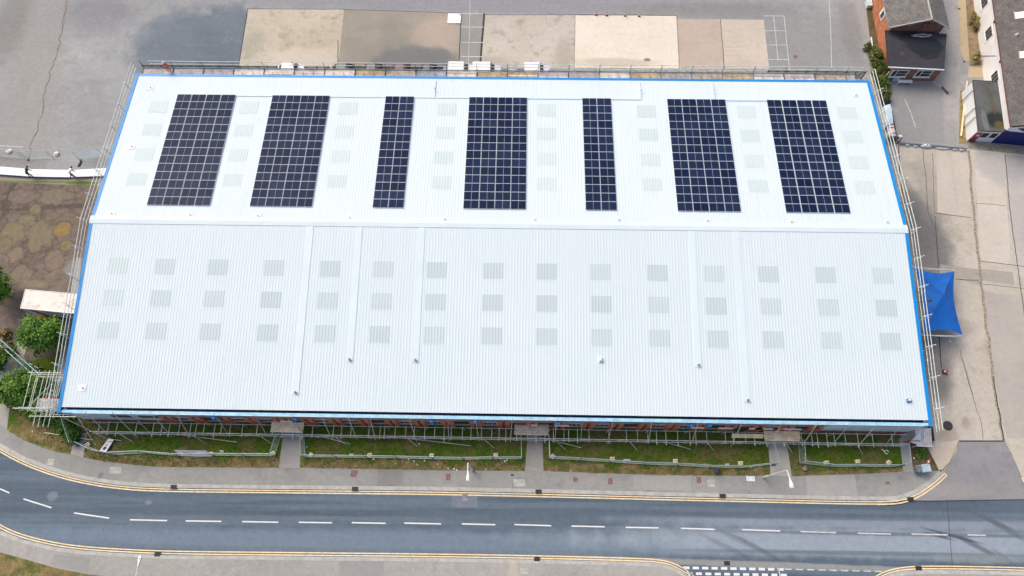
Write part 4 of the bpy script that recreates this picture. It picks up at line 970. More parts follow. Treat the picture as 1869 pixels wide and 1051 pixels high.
for s, t_, w, l in ((.42, 0, .34, .34), (.05, -.1, .07, .45), (.05, .06, .06, .4), (-.45, .12, .2, .1), (-.42, -.12, .1, .12)): dec(s, t_, w, l, m)
m.build('print', flat('navy_print', (.02, .02, .12), .6), t)
m = MB()
for q in (a, b, c2, d2): m.box((q.x, q.y, q.z / 2 - .03), (.07, .07, q.z - .06))
m.tube((b.x, b.y, .2), (b.x + .7, b.y - .1, .1), .04); m.build('leg', M['steel'], t)
for (u, v, lab) in ((1144, 840, 'small white notice clipped to the mesh fence right of the middle path'), (642, 830, 'small white notice clipped to the mesh fence on the second lawn'), (405, 824, 'small white notice clipped to the mesh fence right of the banner'), (1327, 848, 'small white notice clipped to the mesh fence near the tall bent lamp post')):
    p = at(u, v, 1.2); t = thing('notice', lab, 'notice', (p.x, p.y, 1.2), 'notices clipped to the mesh fence')
    MB().box((p.x, p.y, 1.25), (.75 if u == 1144 else .42, .03, .35), .02, 0, Matrix.Rotation(-.5, 3, 'X')).build('notice_sheet', M['white'], t); MB().box((p.x, p.y - .06, 1.27), (.2, .01, .1)).build('notice_print', M['concrete_band'], t)

# fence panels behind the left corner
bl = [((146, 293), (191, 285), 'mesh fence panel carrying three white signs by the left gable'), ((51, 291), (100, 289), 'mesh fence panel between two white bags on the left yard'), ((-30, 284), (46, 290), 'long mesh fence panel at the left edge of the picture, with a bright top rail')]
for i, (a, b, lab) in enumerate(bl):
    t = fence_panel(at(*a), at(*b), lab, 'mesh fence panels on the left yard')
    if i == 0:
        a3, b3 = at(*a), at(*b)
        for s in (.32, .52, .86):
            p = a3.lerp(b3, s); MB().box((p.x, p.y - .22, 1.45), (.85, .03, .8), 0, 0, Matrix.Rotation(.18, 3, 'Z') @ Matrix.Rotation(-.75, 3, 'X')).build('sign_plate', M['white'], t)
    if i == 2: MB().tube(Vector((at(-30, 265, 1.9).x, at(-30, 265, 1.9).y, 1.95)), Vector((at(40, 277, 1.95).x, at(33, 268, 1.95).y, 1.95)), .05).build('top_rail', M['steel_pale'], t)
for (u, v, lab) in ((18, 277, 'white sandbag beside the fence at the left edge'), (104, 282, 'white sandbag between the fence panels near the left gable')):
    p = at(u, v); t = thing('sandbag', lab, 'sandbag', (p.x, p.y, 0), 'white sandbags by the yard fence')
    m = MB(); vs = []; n = 10
    m.lathe((p.x, p.y, 0), [(.22, 0), (.34, .06), (.33, .15), (.22, .24), (.09, .28), (.06, .36)], 10)
    m.v = [(x + .22 * mnoise.noise(Vector((x * 3, y * 3, z * 3))), y + .22 * mnoise.noise(Vector((x * 3, y * 3, z * 3 + 9))), z) for x, y, z in m.v]
    m.build('bag', M['white'], t, True); MB().lathe((p.x, p.y, .31), [(.07, 0), (.09, .04)], 8).build('tie', M['steel_dark'], t)
p = at(146, 299); t = thing('rubber_block', 'black rubber fence foot lying below the sign-carrying mesh fence', 'block', (p.x, p.y, 0)); MB().cham((p.x, p.y, .07), (.26, .85, .14), .04, -.15).build('foot_block', M['black'], t)
MB().lathe((p.x, p.y + .2, .142), [(.05, 0), (.05, .012)], 8).build('socket', M['steel'], t)

# long white roof sheets laid on the yard
for k, (uv, lab) in enumerate((([(-60, 299), (60, 308.5), (128, 310), (128, 323.5), (60, 322.5), (-60, 314)], 'long stack of white profiled roof sheets running to the left edge of the yard'),
                               ([(130, 310), (205, 306), (205, 320), (130, 323.5)], 'short stack of white profiled roof sheets ending under the left gable'))):
    q = P(*uv, z=.35); n = len(q) // 2; top = q[:n]; bot = q[n:][::-1]
    t = thing('sheet_stack', lab, 'roof sheets', (top[-1].x, top[-1].y, 0), 'stacked roof sheets on the yard')
    m = MB(); NR = 12
    for s in range(n - 1):
        vs = []; fx = []
        for c_, (tp_, bt_) in enumerate(((top[s], bot[s]), (top[s + 1], bot[s + 1]))):
            for r in range(NR + 1):
                p = bt_.lerp(tp_, r / NR); vs.append((p.x, p.y, .35 + (.035 if r % 3 == 1 else 0)))
        fx = [(r, NR + 1 + r, NR + 2 + r, r + 1) for r in range(NR)]
        m.add(vs, fx)
        m.add([(bot[s].x, bot[s].y, .35), (bot[s + 1].x, bot[s + 1].y, .35), (bot[s + 1].x, bot[s + 1].y, .12), (bot[s].x, bot[s].y, .12)], [(3, 2, 1, 0)], 1)
        m.add([(top[s].x, top[s].y, .35), (top[s + 1].x, top[s + 1].y, .35), (top[s + 1].x, top[s + 1].y, .12), (top[s].x, top[s].y, .12)], [(0, 1, 2, 3)], 1)
    m.build('sheets', [M['white'], flat('shaded_sheet_edge', (.03, .03, .10), .6)], t)  # stack sides painted near-black as the shadow line below the white sheets
    m = MB()
    for s in range(6):
        p = bot[0].lerp(bot[-1], (s + .5) / 6); p2 = top[0].lerp(top[-1], (s + .5) / 6); m.strip([p, p2], -.06, .06, .11); m.box(((p.x + p2.x) / 2, (p.y + p2.y) / 2, .055), (.12, abs(p2.y - p.y), .11))
    m.build('bearer', M['tan_board'], t)

# ------------------------------------------------------------------ people
def person(name_label, loc, joints, edges, rads, mats, split, parts=()):
    """one continuous body grown with a skin modifier, then frozen; mats by region(split(local point))"""
    me = bpy.data.meshes.new('body'); me.from_pydata(joints, edges, [])
    ob = bpy.data.objects.new('body_tmp', me); C.objects.link(ob)
    sk = ob.modifiers.new('skin', 'SKIN'); ss = ob.modifiers.new('sub', 'SUBSURF'); ss.levels = 1; ss.render_levels = 1
    lay = me.skin_vertices[0] if me.skin_vertices else None
    if lay is None:
        ob.data.attributes  # older layers
    for i, r in enumerate(rads):
        me.skin_vertices[0].data[i].radius = (r, r); me.skin_vertices[0].data[i].use_root = (i == 0)
    dg = bpy.context.evaluated_depsgraph_get(); dg.update()
    ev = ob.evaluated_get(dg); nm = bpy.data.meshes.new_from_object(ev)
    bpy.data.objects.remove(ob)
    nm.materials.clear()
    for mt in mats: nm.materials.append(mt)
    for p in nm.polygons: p.material_index = split(p.center); p.use_smooth = True
    t = thing('person', name_label, 'person', loc)
    o = bpy.data.objects.new('body', nm); C.objects.link(o); o.parent = t; WL[o.name] = Vector(loc)
    return t
HUM_E = [(0, 1), (1, 2), (2, 3), (3, 4), (0, 5), (5, 6), (6, 7), (7, 8), (0, 9), (9, 10), (10, 11), (11, 12), (2, 13), (13, 14), (14, 15), (15, 16), (2, 17), (17, 18), (18, 19), (19, 20)]
HUM_R = [.15, .15, .16, .065, .10, .105, .075, .06, .055, .105, .075, .06, .055, .075, .055, .045, .04, .075, .055, .045, .04]
bend = [(0, 0, .95), (.12, 0, 1.12), (.42, 0, 1.26), (.56, 0, 1.30), (.70, 0, 1.32), (0, .14, .9), (.05, .16, .5), (-.05, .16, .1), (.1, .17, .04), (0, -.14, .9), (.10, -.16, .5), (.02, -.16, .1), (.17, -.17, .04),
        (.42, .22, 1.2), (.50, .27, .92), (.60, .22, .68), (.65, .2, .60), (.42, -.22, 1.2), (.52, -.27, .92), (.64, -.2, .70), (.7, -.18, .62)]
stand = [(0, 0, .95), (0, 0, 1.15), (0, 0, 1.42), (0, 0, 1.52), (.02, 0, 1.66), (0, .11, .9), (.03, .13, .5), (-.02, .14, .1), (.14, .15, .04), (0, -.11, .9), (.02, -.13, .5), (-.03, -.14, .1), (.12, -.15, .04),
         (0, .21, 1.38), (.03, .27, 1.1), (.16, .25, .92), (.24, .22, .9), (0, -.21, 1.38), (.02, -.27, 1.1), (.14, -.26, .9), (.2, -.24, .86)]
def head(t, loc, rot, c, hatm, hair):
    base = Vector(loc); Mx = Matrix.Rotation(rot, 3, 'Z'); p = base + Mx @ Vector(c)
    m = MB(); m.lathe((p.x, p.y, p.z - .12), [(.05, 0), (.085, .04), (.105, .12), (.10, .19), (.06, .235)], 12)
    f = Mx @ Vector((1, 0, 0))
    o = m.build('head', M['skin'], t, True)
    nse = p + f * .105; MB().cham((nse.x, nse.y, p.z), (.03, .03, .05), .01, rot).build('nose', M['skin'], o)
    h = MB(); h.lathe((p.x, p.y, p.z + .02), [(.122, 0), (.125, .05), (.10, .12), (.04, .145)], 12)
    if hatm is not hair: h.box((p.x + f.x * .12, p.y + f.y * .12, p.z + .03), (.12, .16, .02), rot)
    h.build('helmet' if hatm is not hair else 'hair', hatm, t, True)
green_cloth = flat('dark_green_cloth', (.012, .04, .035), .9); dark_cloth = flat('dark_navy_cloth', (.015, .015, .03), .9); white_cloth = flat('white_cloth', (.75, .75, .76), .9)
hiv = flat('orange_hi_vis_cloth', (.80, .10, .03), .8); hairm = flat('brown_hair', (.08, .05, .03), .8); greyc = flat('grey_cloth', (.30, .27, .28), .9)
def place_person(lab, loc, rot, J, mats, split, hc, hat, hair):
    Mx = Matrix.Rotation(rot, 3, 'Z')
    t = person(lab, loc, [tuple(Mx @ Vector(j)) for j in J], HUM_E, HUM_R, mats, split)
    L = Vector(loc); head(t, loc, rot, hc, hat, hair); return t
p = at(57.5, 322.5, .39)
place_person('person in dark green clothes bending over the long stack of white sheets', (p.x, p.y, .39), R_(80), bend, [green_cloth, M['black'], M['skin']], lambda c: 1 if c.z < .9 else 0, (.72, 0, 1.34), hairm, hairm)
p = at(135, 322.5, .39)
place_person('person in white top and dark trousers bending at the joint between the sheet stacks', (p.x, p.y, .39), R_(62), bend, [white_cloth, dark_cloth], lambda c: 1 if c.z < 1.0 else 0, (.72, 0, 1.34), dark_cloth, dark_cloth)
p = at(309, 129.5, H - .2)
place_person('person in orange hi-vis trousers and a white helmet standing on the back scaffold deck', (p.x, D + 1.0, H - .2), R_(-70), stand, [greyc, hiv, hiv], lambda c: 1 if c.z < 1.0 else (2 if c.z > 1.25 else 0), (.02, 0, 1.68), M['white'], hairm)

# ------------------------------------------------------------------ street lamps
def lamp(base, top, headp, label, hz=7.55, pole_mat='steel_pale'):
    b = at(*base); L = Vector((b.x, b.y, 0)); t = thing('street_lamp', label, 'street lamp', L, 'street lamps along the road')
    MB().tube((b.x, b.y, 0), (b.x, b.y, 1.4), .13, 10).tube((b.x, b.y, 1.38), (b.x, b.y, hz - .25), .095, 10, 0, .075).build('pole', M['steel_pale'], t)
    h = at(*headp, hz + .15); v = Vector((h.x - b.x, h.y - b.y, 0)); d = v.normalized()
    a = MB(); pts = [(b.x, b.y, hz - .3), (b.x + d.x * .06, b.y + d.y * .06, hz - .08), (b.x + d.x * .25, b.y + d.y * .25, hz + .02), (h.x - d.x * .5, h.y - d.y * .5, hz + .12)]
    a.path(pts, .062, 8); a.build('arm', M['steel_pale'], t)
    ang = math.atan2(d.y, d.x); Mx = Matrix.Rotation(ang, 3, 'Z')
    m = MB(); rings = []
    for x, w, z0, z1 in ((-.62, .06, .0, .09), (-.35, .10, -.02, .12), (0, .20, -.03, .16), (.28, .20, -.03, .13), (.36, .12, -.01, .08)):
        rings.append([Vector((h.x, h.y, hz + .1)) + Mx @ Vector(q) for q in ((x, -w, z0), (x, w, z0), (x, w * .7, z1), (x, -w * .7, z1))])
    vs = [p for r in rings for p in r]; fx = []
    for k in range(len(rings) - 1): fx += [(4 * k + i, 4 * k + (i + 1) % 4, 4 * k + 4 + (i + 1) % 4, 4 * k + 4 + i) for i in range(4)]
    m.add(vs, fx + [(3, 2, 1, 0), tuple(range(len(vs) - 4, len(vs)))]); m.build('lamp_head', M['white'], t, False)
    q = Vector((h.x, h.y, hz + .055)) + Mx @ Vector((.12, 0, 0)); MB().box(q, (.42, .26, .03), ang).build('diffuser', M['clad'], t)
    q = Vector((h.x, h.y, hz + .27)) + Mx @ Vector((.1, 0, 0)); MB().lathe(q, [(.04, -.02), (.04, .05), (.015, .065)], 8).build('photocell', M['concrete_band'], t)
    return t
lamp((862, 859), (855, 845), (854, 871), 'white street lamp at the lawn edge near the middle path')
lamp((1393, 871), (1437, 857), (1444.5, 884), 'white street lamp leaning across the right-hand entrance path with a cranked arm')
t = lamp((311, 1059), (247, 1066), (254.5, 1021), 'white street lamp on the near pavement at the bottom left, head over the kerb')

# ------------------------------------------------------------------ covers, gullies, cabinets and small items
def gully(u, v, lab, s=.62, mat='iron', z=-.105, l=.45):
    p = at(u, v, z); t = thing('drain_gully', lab, 'drain', (p.x, p.y, z), 'drain gullies along the kerbs')
    MB().box((p.x, p.y, z - .03), (s, l, .06)).build('grate_frame', M['iron'], t)
    m = MB()
    for i in range(5): m.box((p.x - s / 2 + s * (i + .5) / 5, p.y, z + .004), (.05, l * .8, .008))
    m.build('grate_bar', M['black'], t)
for i, (u, v, lab) in enumerate(((317, 888.5, 'gully grate in the north kerb line on the bend'), (648, 892, 'gully grate in the north kerb line below the second lawn'), (983, 897, 'gully grate in the north kerb line by the framed concrete cover'), (1319, 905, 'gully grate in the north kerb line left of the tall bent lamp'),
                               (1662, 911, 'gully grate at the end of the yellow lines by the yard entrance'))): gully(u, v, lab, .7, z=.03)
for (u, v, lab) in ((287, 1011.5, 'gully grate in the south kerb line near the bottom left lamp'), (980, 1020, 'gully grate in the south kerb line below the middle of the road'), (1327, 1028, 'gully grate in the carriageway above the crossing marks'), (1677, 1037, 'gully grate in the south kerb line at the bottom right corner')): gully(u, v, lab, .62, z=.03 if u != 1327 else -.10)
def cover(u, v, w, l, mat, lab, frame=None, rnd=False, z=.012, name='access_cover'):
    p = at(u, v, z); t = thing(name, lab, 'ground cover', (p.x, p.y, z), 'covers let into the ground')
    if frame: MB().box((p.x, p.y, z - .01), (w + .24, l + .24, .02)).build('cover_frame', M[frame], t)
    m = MB()
    if rnd: m.lathe((p.x, p.y, z - .01), [(w / 2, 0), (w / 2, .024), (w / 2 - .06, .026)], 20)
    else: m.box((p.x, p.y, z), (w, l, .026))
    m.build('cover_plate', M[mat], t)
    k = MB()
    for s in (-1, 1): k.box((p.x + s * w * .3, p.y, z + .018), (.08, .05, .008))
    k.build('keyhole', M['iron'], t)
cover(93, 843, .75, .72, 'kerb', 'square pale cover in the pavement on the bend')
cover(211, 858, 1.3, .72, 'kerb', 'wide pale double cover in the pavement right of the bend')
cover(646, 865, .66, .66, 'rust', 'reddish square cover in the pavement below the second lawn', 'concrete_band')
cover(818, 870, .5, .7, 'rust', 'reddish cover in the pavement left of the lamp by the middle path')
cover(948, 881, 1.3, .78, 'kerb', 'large pale cover in a dark frame below the middle path', 'concrete_band')
cover(1050, 875, .58, .58, 'rust', 'round reddish cover in the pavement right of the middle path', None, True)
cover(1114, 878, .5, .7, 'rust', 'reddish oblong cover right of the round cover in the pavement', 'pave' if 0 else None)
cover(1275.5, 876, .5, .66, 'rust', 'dark reddish grid cover in the pavement by the litter bag')
cover(1298, 882, .8, .8, 'kerb', 'pale worn square cover below the litter bag')
cover(1370, 873.5, .95, .52, 'white', 'white concrete cover in a dark frame left of the tall bent lamp', 'concrete_band')
cover(1620, 881.5, .42, .3, 'rust', 'small brown cover in the pavement near the yard entrance')
cover(1676, 869, .52, .85, 'concrete_band', 'dark patch cover in the pavement below the cabinets')
cover(848.5, 908, .6, .66, 'concrete_band', 'dark square cover inside the pale road patch', z=-.098)
cover(1452, 103, .62, .62, 'rust', 'round rusty manhole cover beside the parking bays behind the warehouse', None, True)
cover(1730, 777, 1.1, 1.1, 'iron', 'large round black manhole cover in the right yard by the timber platform', None, True, .028)
cover(957, 1042, .9, .6, 'kerb', 'pale square cover in the near pavement at the bottom middle')
cover(935, 867, .01 + .3, .2, 'iron', 'tiny dark stop tap cover at the foot of the middle path')
cover(1751, 16, .3, .25, 'iron', 'small dark gully in the tan footway beside the brick house')
cover(1760, 112, .28, .28, 'iron', 'small round dark cover at the end of the tan footway', None, True, .016)
# cabinets
for (u, v, w, l, h, rot, col, lab) in ((1680, 853, .82, .78, 1.1, .12, (.42, .52, .55), 'pale blue-grey utility cabinet with a sloping lid in the weedy corner bed'), (1669.5, 855, .42, .5, .8, .1, (.16, .19, .22), 'small dark grey utility cabinet beside the pale one in the corner bed')):
    p = at(u, v + 3, 0); mt = flat('cabinet_paint', col, .55, 0, .15, 2); t = thing('utility_cabinet', lab, 'utility cabinet', (p.x, p.y, 0), 'utility cabinets')
    MB().box((p.x, p.y, .06), (w + .1, l + .1, .12), rot).build('plinth', M['kerb'], t)
    MB().box((p.x, p.y, .12 + h / 2), (w, l, h), rot).build('body', mt, t)
    MB().cham((p.x, p.y, .12 + h + .05), (w + .08, l + .08, .1), .04, rot).build('lid', mt, t)
    o = MB()
    for s in (-1, 1): o.box((p.x + s * w * .24, p.y - l / 2 - .012, .12 + h / 2), (w * .44, .024, h * .86), 0)
    do = o.build('door', mt, t); MB().box((p.x, p.y - l / 2 - .035, .12 + h * .55), (.05, .02, .18)).build('handle', M['black'], do)
# red-white marker post leaning over
p0, p1 = at(1689.5, 851, .2), at(1697, 838, 1.1); p0 = at(1689, 852.5, .15); p1 = at(1697.5, 838, .5)
t = thing('marker_post', 'red and white striped marker post lying in the weeds beside the cabinets', 'marker post', (p0.x, p0.y, 0))
for k in range(5):
    a = p0.lerp(p1, k / 5); b = p0.lerp(p1, (k + 1) / 5); MB().tube(a, b, .12, 10).build('band', M['red'] if k % 2 == 0 else M['white'], t)
# traffic cones at the slab edge and the red one in the right yard
def cone(loc, lab, col, s=1.0):
    t = thing('traffic_cone', lab, 'traffic cone', loc, 'traffic cones on the yards')
    x, y, z = loc
    MB().cham((x, y, .03), (.5 * s, .5 * s, .06), .02).build('base', M['black'], t)
    MB().lathe((x, y, .06), [(.18 * s, 0), (.145 * s, .2)], 12).build('cone_body', M[col], t)
    MB().lathe((x, y, .262), [(.145 * s, 0), (.10 * s, .25)], 12).build('reflective_sleeve', M['white'], t)
    MB().lathe((x, y, .514), [(.098 * s, 0), (.055 * s, .25), (.03, .27)], 12).build('cone_tip', M[col] if col == 'red' and s < 1.2 else M['white'], t)
for (u, v, lab) in ((1088, 27, 'red and white traffic cone at the cream slab edge, leftmost of the four'), (1107.5, 28, 'red and white traffic cone at the cream slab edge, second from the left'), (1141, 29, 'red and white traffic cone at the cream slab edge, third from the left'), (1166.5, 29.5, 'red and white traffic cone at the cream slab edge, rightmost of the four')):
    p = at(u, v); cone((p.x, p.y, 0), lab, 'red', .65)
p = at(1723.5, 679); cone((p.x, p.y, 0), 'red traffic cone on the painted shade beside the right gable', 'red', 1.1)
a = P((818, 24), (842, 24.5), (840.5, 42), (816.5, 42), z=.12)
t = thing('white_sheet', 'white square sheet laid on the slabs behind the warehouse', 'sheet', (a[0].x, a[0].y, 0))
m = MB(); m.prism(a, .02, .12); m.build('sheet_face', M['white'], t); MB().tube((a[1].x - .3, a[1].y - .25, .12), (a[1].x + .1, a[1].y - .2, .14), .05).build('strap', M['steel_dark'], t)
p = at(1307, 860); t = thing('litter_bag', 'dark grey litter bag leaning at the lawn edge left of the tall bent lamp', 'litter bag', (p.x, p.y, 0))
m = MB(); m.lathe((p.x, p.y, 0), [(.2, 0), (.34, .1), (.37, .32), (.28, .52), (.1, .64), (.07, .74)], 12); m.v = [(x + .09 * mnoise.noise(Vector((x * 3, y * 3, z * 3))), y * 1 + .09 * mnoise.noise(Vector((x * 3, y * 3, z * 3 + 5))), z) for x, y, z in m.v]
m.build('bag', flat('dark_bag', (.07, .075, .095), .4), t, True); MB().lathe((p.x, p.y, .65), [(.08, 0), (.1, .05)], 8).build('tie', M['black'], t)
p = at(1469, 855); t = thing('rubble_bag', 'pale grey rubble sack by the lawn edge right of the tall bent lamp', 'sack', (p.x, p.y, 0))
m = MB(); m.lathe((p.x, p.y, 0), [(.16, 0), (.28, .08), (.27, .2), (.18, .34), (.07, .4)], 12); m.v = [(x + .09 * mnoise.noise(Vector((x * 3, y * 3, z * 3))), y, z) for x, y, z in m.v]
m.build('bag', flat('grey_sack', (.30, .29, .27), .8), t, True); MB().lathe((p.x, p.y, .37), [(.05, 0), (.07, .05)], 8).build('tie', M['black'], t)
p = at(1618, 825); t = thing('hose_loop', 'white loop of pipe left on the right-hand lawn', 'hose', (p.x, p.y, 0))
MB().path([(p.x + .2 * math.cos(k * .5) * (1 + .03 * k), p.y + .2 * math.sin(k * .5), .05 + .004 * k) for k in range(11)], .05).build('pipe', M['white'], t)
MB().tube((p.x - .5, p.y + .3, .05), (p.x - .2, p.y + .05, .06), .06).build('nozzle', M['white'], t)
# scraps of white litter, real little crumpled pieces
rr = random.Random(5); lit = None
LIT = [(722, 846), (735, 843), (746, 838), (756, 842), (762, 848), (768, 836), (775, 841), (560, 815), (682, 838), (690, 835), (799, 847), (818, 855), (829, 856), (834, 858), (887, 857), (921, 842), (925, 840), (1042, 859), (1151, 808), (1371, 853), (60, 787), (1303, 850), (1709, 845), (1700, 859), (1668, 836), (45, 645), (28, 632), (127, 500), (143, 327), (765, 810)]
for i, (u, v) in enumerate(LIT):
    p = at(u, v)
    if lit is None:
        m = MB(); m.lathe((0, 0, 0), [(.10, 0), (.15, .05), (.09, .12), (.02, .15)], 7); m.v = [(x + rr.uniform(-.04, .04), y + rr.uniform(-.04, .04), z) for x, y, z in m.v]
        o = m.build('paper_scrap', M['white']); lit = o
    else: o = lit.copy(); C.objects.link(o)
    o.location = (p.x, p.y, .01); o.rotation_euler = (0, 0, rr.uniform(0, 6)); k = rr.uniform(.35, .75); o.scale = (k, k, k)
    tag(o, 'scrap of white litter or a white flower on the grass', 'litter', 'white scraps on the grass')

# ------------------------------------------------------------------ trailer, gazebo
q = P((47, 528.5), (142, 537), (135, 572), (38, 562.5), z=3.5)
t = thing('box_trailer', 'white box trailer with a dirty cream roof parked beside the round tree', 'trailer', ((q[0].x + q[2].x) / 2, (q[0].y + q[2].y) / 2, 0))
M['dirty'] = ground('dirty_white_roof', (.74, .69, .61), (.80, .76, .70), fine=.06, big=.5, patch=[(.8, .5, .66, (.50, .40, .29), .7), (2.2, .55, .7, (.36, .30, .22), .55), (.4, .55, .68, (.60, .56, .50), .5)], rough=.6, bump=0)
m = MB(); m.prism(q, 1.0, 3.42); m.build('body', flat('trailer_side', (.62, .66, .67), .5, 0, .12, 1), t)
ctr = sum(q, Vector((0, 0))) / 4
m = MB(); m.prism([p + (p - ctr).normalized() * .06 for p in q], 3.424, 3.54); m.build('roof', M['dirty'], t)
ed = MB()
for a, b in zip(q, q[1:] + q[:1]): ed.tube((a.x, a.y, 3.55), (b.x, b.y, 3.55), .05)
ed.build('roof_rail', M['white'], t)
dx = (q[2] - q[3]).normalized(); nn = Vector((dx.y, -dx.x))
for s0, s1, z0, z1, mt in ((.10, .34, 2.9, 1.2, M['glass']), (.86, .99, 3.0, 1.5, M['glass'])):
    a = q[3].lerp(q[2], s0) + nn * .012; b = q[3].lerp(q[2], s1) + nn * .012
    MB().add([(a.x, a.y, 3.3), (a.x + dx.x * .6, a.y + dx.y * .6, 3.3), (b.x, b.y, z1), (b.x - dx.x * .6, b.y - dx.y * .6, z1)], [(3, 2, 1, 0)]).build('side_stripe', M['gutter_dark'], t)
MB().bbox(ctr.x - 2.9, ctr.x + 2.9, ctr.y - .8, ctr.y + .8, .7, .98).build('chassis', M['black'], t)
for s in (.10, .24, .80):
    for side in (q[3].lerp(q[2], s), q[0].lerp(q[1], s)):
        w = MB().tube((side.x, side.y - .12, .45), (side.x, side.y + .12, .45), .45, 18); wo = w.build('wheel', M['rubber'], t)
        MB().tube((side.x, side.y - .15, .45), (side.x, side.y + .15, .45), .26, 12).build('rim', M['red'], wo)
a = q[3].lerp(q[2], .12); m = MB()
for k in range(7):
    th = math.pi * (.05 + .9 * k / 7); th2 = math.pi * (.05 + .9 * (k + 1) / 7)
    for y0, y1 in ((-.75, -.02),): m.add([(a.x + .62 * math.cos(th), a.y + y0, .45 + .62 * math.sin(th)), (a.x + .62 * math.cos(th2), a.y + y0, .45 + .62 * math.sin(th2)), (a.x + .62 * math.cos(th2), a.y + y1, .45 + .62 * math.sin(th2)), (a.x + .62 * math.cos(th), a.y + y1, .45 + .62 * math.sin(th))], [(0, 1, 2, 3)])
m.build('mudguard', M['orange'], t)
a = q[3].lerp(q[2], .84); MB().cham((a.x, a.y - .4, .9), (.8, .6, .5), .08).build('tool_locker', M['red'], t)
MB().tube((q[1].x - .2, (q[1].y + q[2].y) / 2, .8), (q[1].x + .8, (q[1].y + q[2].y) / 2, .5), .07).build('tow_bar', M['black'], t)

gz = P((1668, 488), (1742, 494.5), (1757, 611), (1684, 609), z=2.5); ap = at(1719, 539, 3.7)
t = thing('gazebo', 'bright blue pop-up gazebo with a pyramid canopy beside the right gable', 'gazebo', ((gz[0].x + gz[2].x) / 2, (gz[0].y + gz[2].y) / 2, 0))
mb_ = flat('blue_canopy_cloth', (.004, .115, .46), .65, 0, .12, 1.0); mb2 = mb_
m = MB(); ctr3 = Vector((ap.x, ap.y, 4.15)); NS = 10
for k in range(4):
    a, b = gz[k], gz[(k + 1) % 4]; ctr = sum(gz, Vector((0, 0))) / 4; edge = []
    for i in range(NS + 1):
        s = i / NS; p = a.lerp(b, s); bow = math.sin(math.pi * s); inward = (ctr - a.lerp(b, .5)).normalized() * .55 * bow; edge.append(Vector((p.x + inward.x, p.y + inward.y, 2.5 + .12 * bow)))
    rows = [edge]
    for r in range(1, 6):
        f = r / 6; rows.append([e.lerp(ctr3, f) - Vector((0, 0, .22 * math.sin(math.pi * f))) for e in edge])
    rows.append([ctr3] * (NS + 1))
    vs = [p for r in rows for p in r]; fx = []
    for r in range(6): fx += [(r * (NS + 1) + i, r * (NS + 1) + i + 1, (r + 1) * (NS + 1) + i + 1, (r + 1) * (NS + 1) + i) for i in range(NS)]
    m = MB(); m.add(vs, fx); m.build('canopy_panel', mb_, t, True)
for p in gz: MB().tube((p.x, p.y, 0), (p.x, p.y, 2.5), .06, 8).box((p.x, p.y, .02), (.35, .35, .04)).build('leg', M['steel_pale'], t)
for k in (0, 2):
    a, b = gz[k], gz[(k + 1) % 4]; m = MB(); o = .12 if k == 0 else -.12
    m.tube((a.x, a.y + o, 2.36), (b.x, b.y + o, 2.36), .05).tube((a.x, a.y + o, 1.9), (b.x, b.y + o, 2.30), .04); m.build('truss_bar', M['steel_pale'], t)

# ------------------------------------------------------------------ vegetation
LEAF = [leafmat('leaf_dark', (.016, .055, .004), (.035, .095, .008)), leafmat('leaf_mid', (.045, .125, .008), (.075, .175, .014)), leafmat('leaf_light', (.10, .22, .018), (.16, .28, .03))]
LEAFY = [leafmat('olive_dark', (.030, .05, .008), (.05, .075, .012)), leafmat('olive_mid', (.06, .095, .012), (.09, .13, .02)), leafmat('olive_light', (.11, .15, .03), (.17, .19, .05))]
def crown(mb, c, rad, n, leaf, seedv, up=0.0):
    """leaf clumps spread through an uneven volume"""
    rnd = random.Random(seedv); c = Vector(c); rad = Vector(rad)
    clumps = []
    for _ in range(max(8, n // 45)):
        d = Vector((rnd.gauss(0, 1), rnd.gauss(0, 1), rnd.gauss(0, 1) + .25)).normalized()
        lump = 1 + .55 * mnoise.noise(d * 2.1 + Vector((seedv, 0, 0)))
        r = rnd.uniform(.35, 1.0) ** .6 * lump
        clumps.append((c + Vector((d.x * rad.x, d.y * rad.y, d.z * rad.z)) * r, rnd.choices((0, 1, 2), (3, 5, 3.5))[0], rnd.uniform(.7, 1.35)))
    per = n // len(clumps)
    for cc, mi, cs in clumps:
        cr = min(rad) * .26 * cs
        for _ in range(per):
            o = Vector((rnd.gauss(0, .72), rnd.gauss(0, .72), rnd.gauss(0, .5))) * cr
            p = cc + o
            if p.z < .04: continue
            nrm = (Vector((rnd.gauss(0, .6), rnd.gauss(0, .6), 1)) + (p - c) * .25).normalized(); a = nrm.orthogonal().normalized(); a.rotate(Matrix.Rotation(rnd.uniform(0, 6.3), 3, nrm)); b = nrm.cross(a)
            s = leaf * rnd.uniform(.6, 1.3)
            mb.add([p - a * s, p - b * s * .55, p + a * s, p + b * s * .55], [(0, 1, 2, 3)], mi if rnd.random() < .7 else rnd.randrange(3))
def tree(name, label, cat, base, h, rad, n, seedv, leaf=.16, mats=LEAF, group=None, cz=None):
    t = thing(name, label, cat, (base[0], base[1], 0), group)
    rnd = random.Random(seedv); b = Vector((base[0], base[1], 0)); cz = cz or h - rad[2] * .9
    m = MB(); m.tube(b, b + Vector((.05, .03, cz * .8)), .16, 8, 0, .10)
    for k in range(6):
        a = rnd.uniform(0, 6.3); s = b + Vector((0, 0, cz * rnd.uniform(.5, .8))); e = s + Vector((math.cos(a) * rad[0] * .6, math.sin(a) * rad[1] * .6, rad[2] * rnd.uniform(.3, .8)))
        m.tube(s, e, .07, 6, 0, .02)
    m.build('trunk', M['bark'], t)
    m = MB(); crown(m, (b.x, b.y, cz), rad, n, leaf, seedv); m.build('crown', mats, t)
    return t
def spot(u, v, z): p = at(u, v, z); return (p.x, p.y)
tree('round_tree', 'round bright green tree beside the box trailer at the left gable', 'tree', spot(78, 611, 2.4), 4.4, (2.55, 1.9, 1.7), 6500, 21)
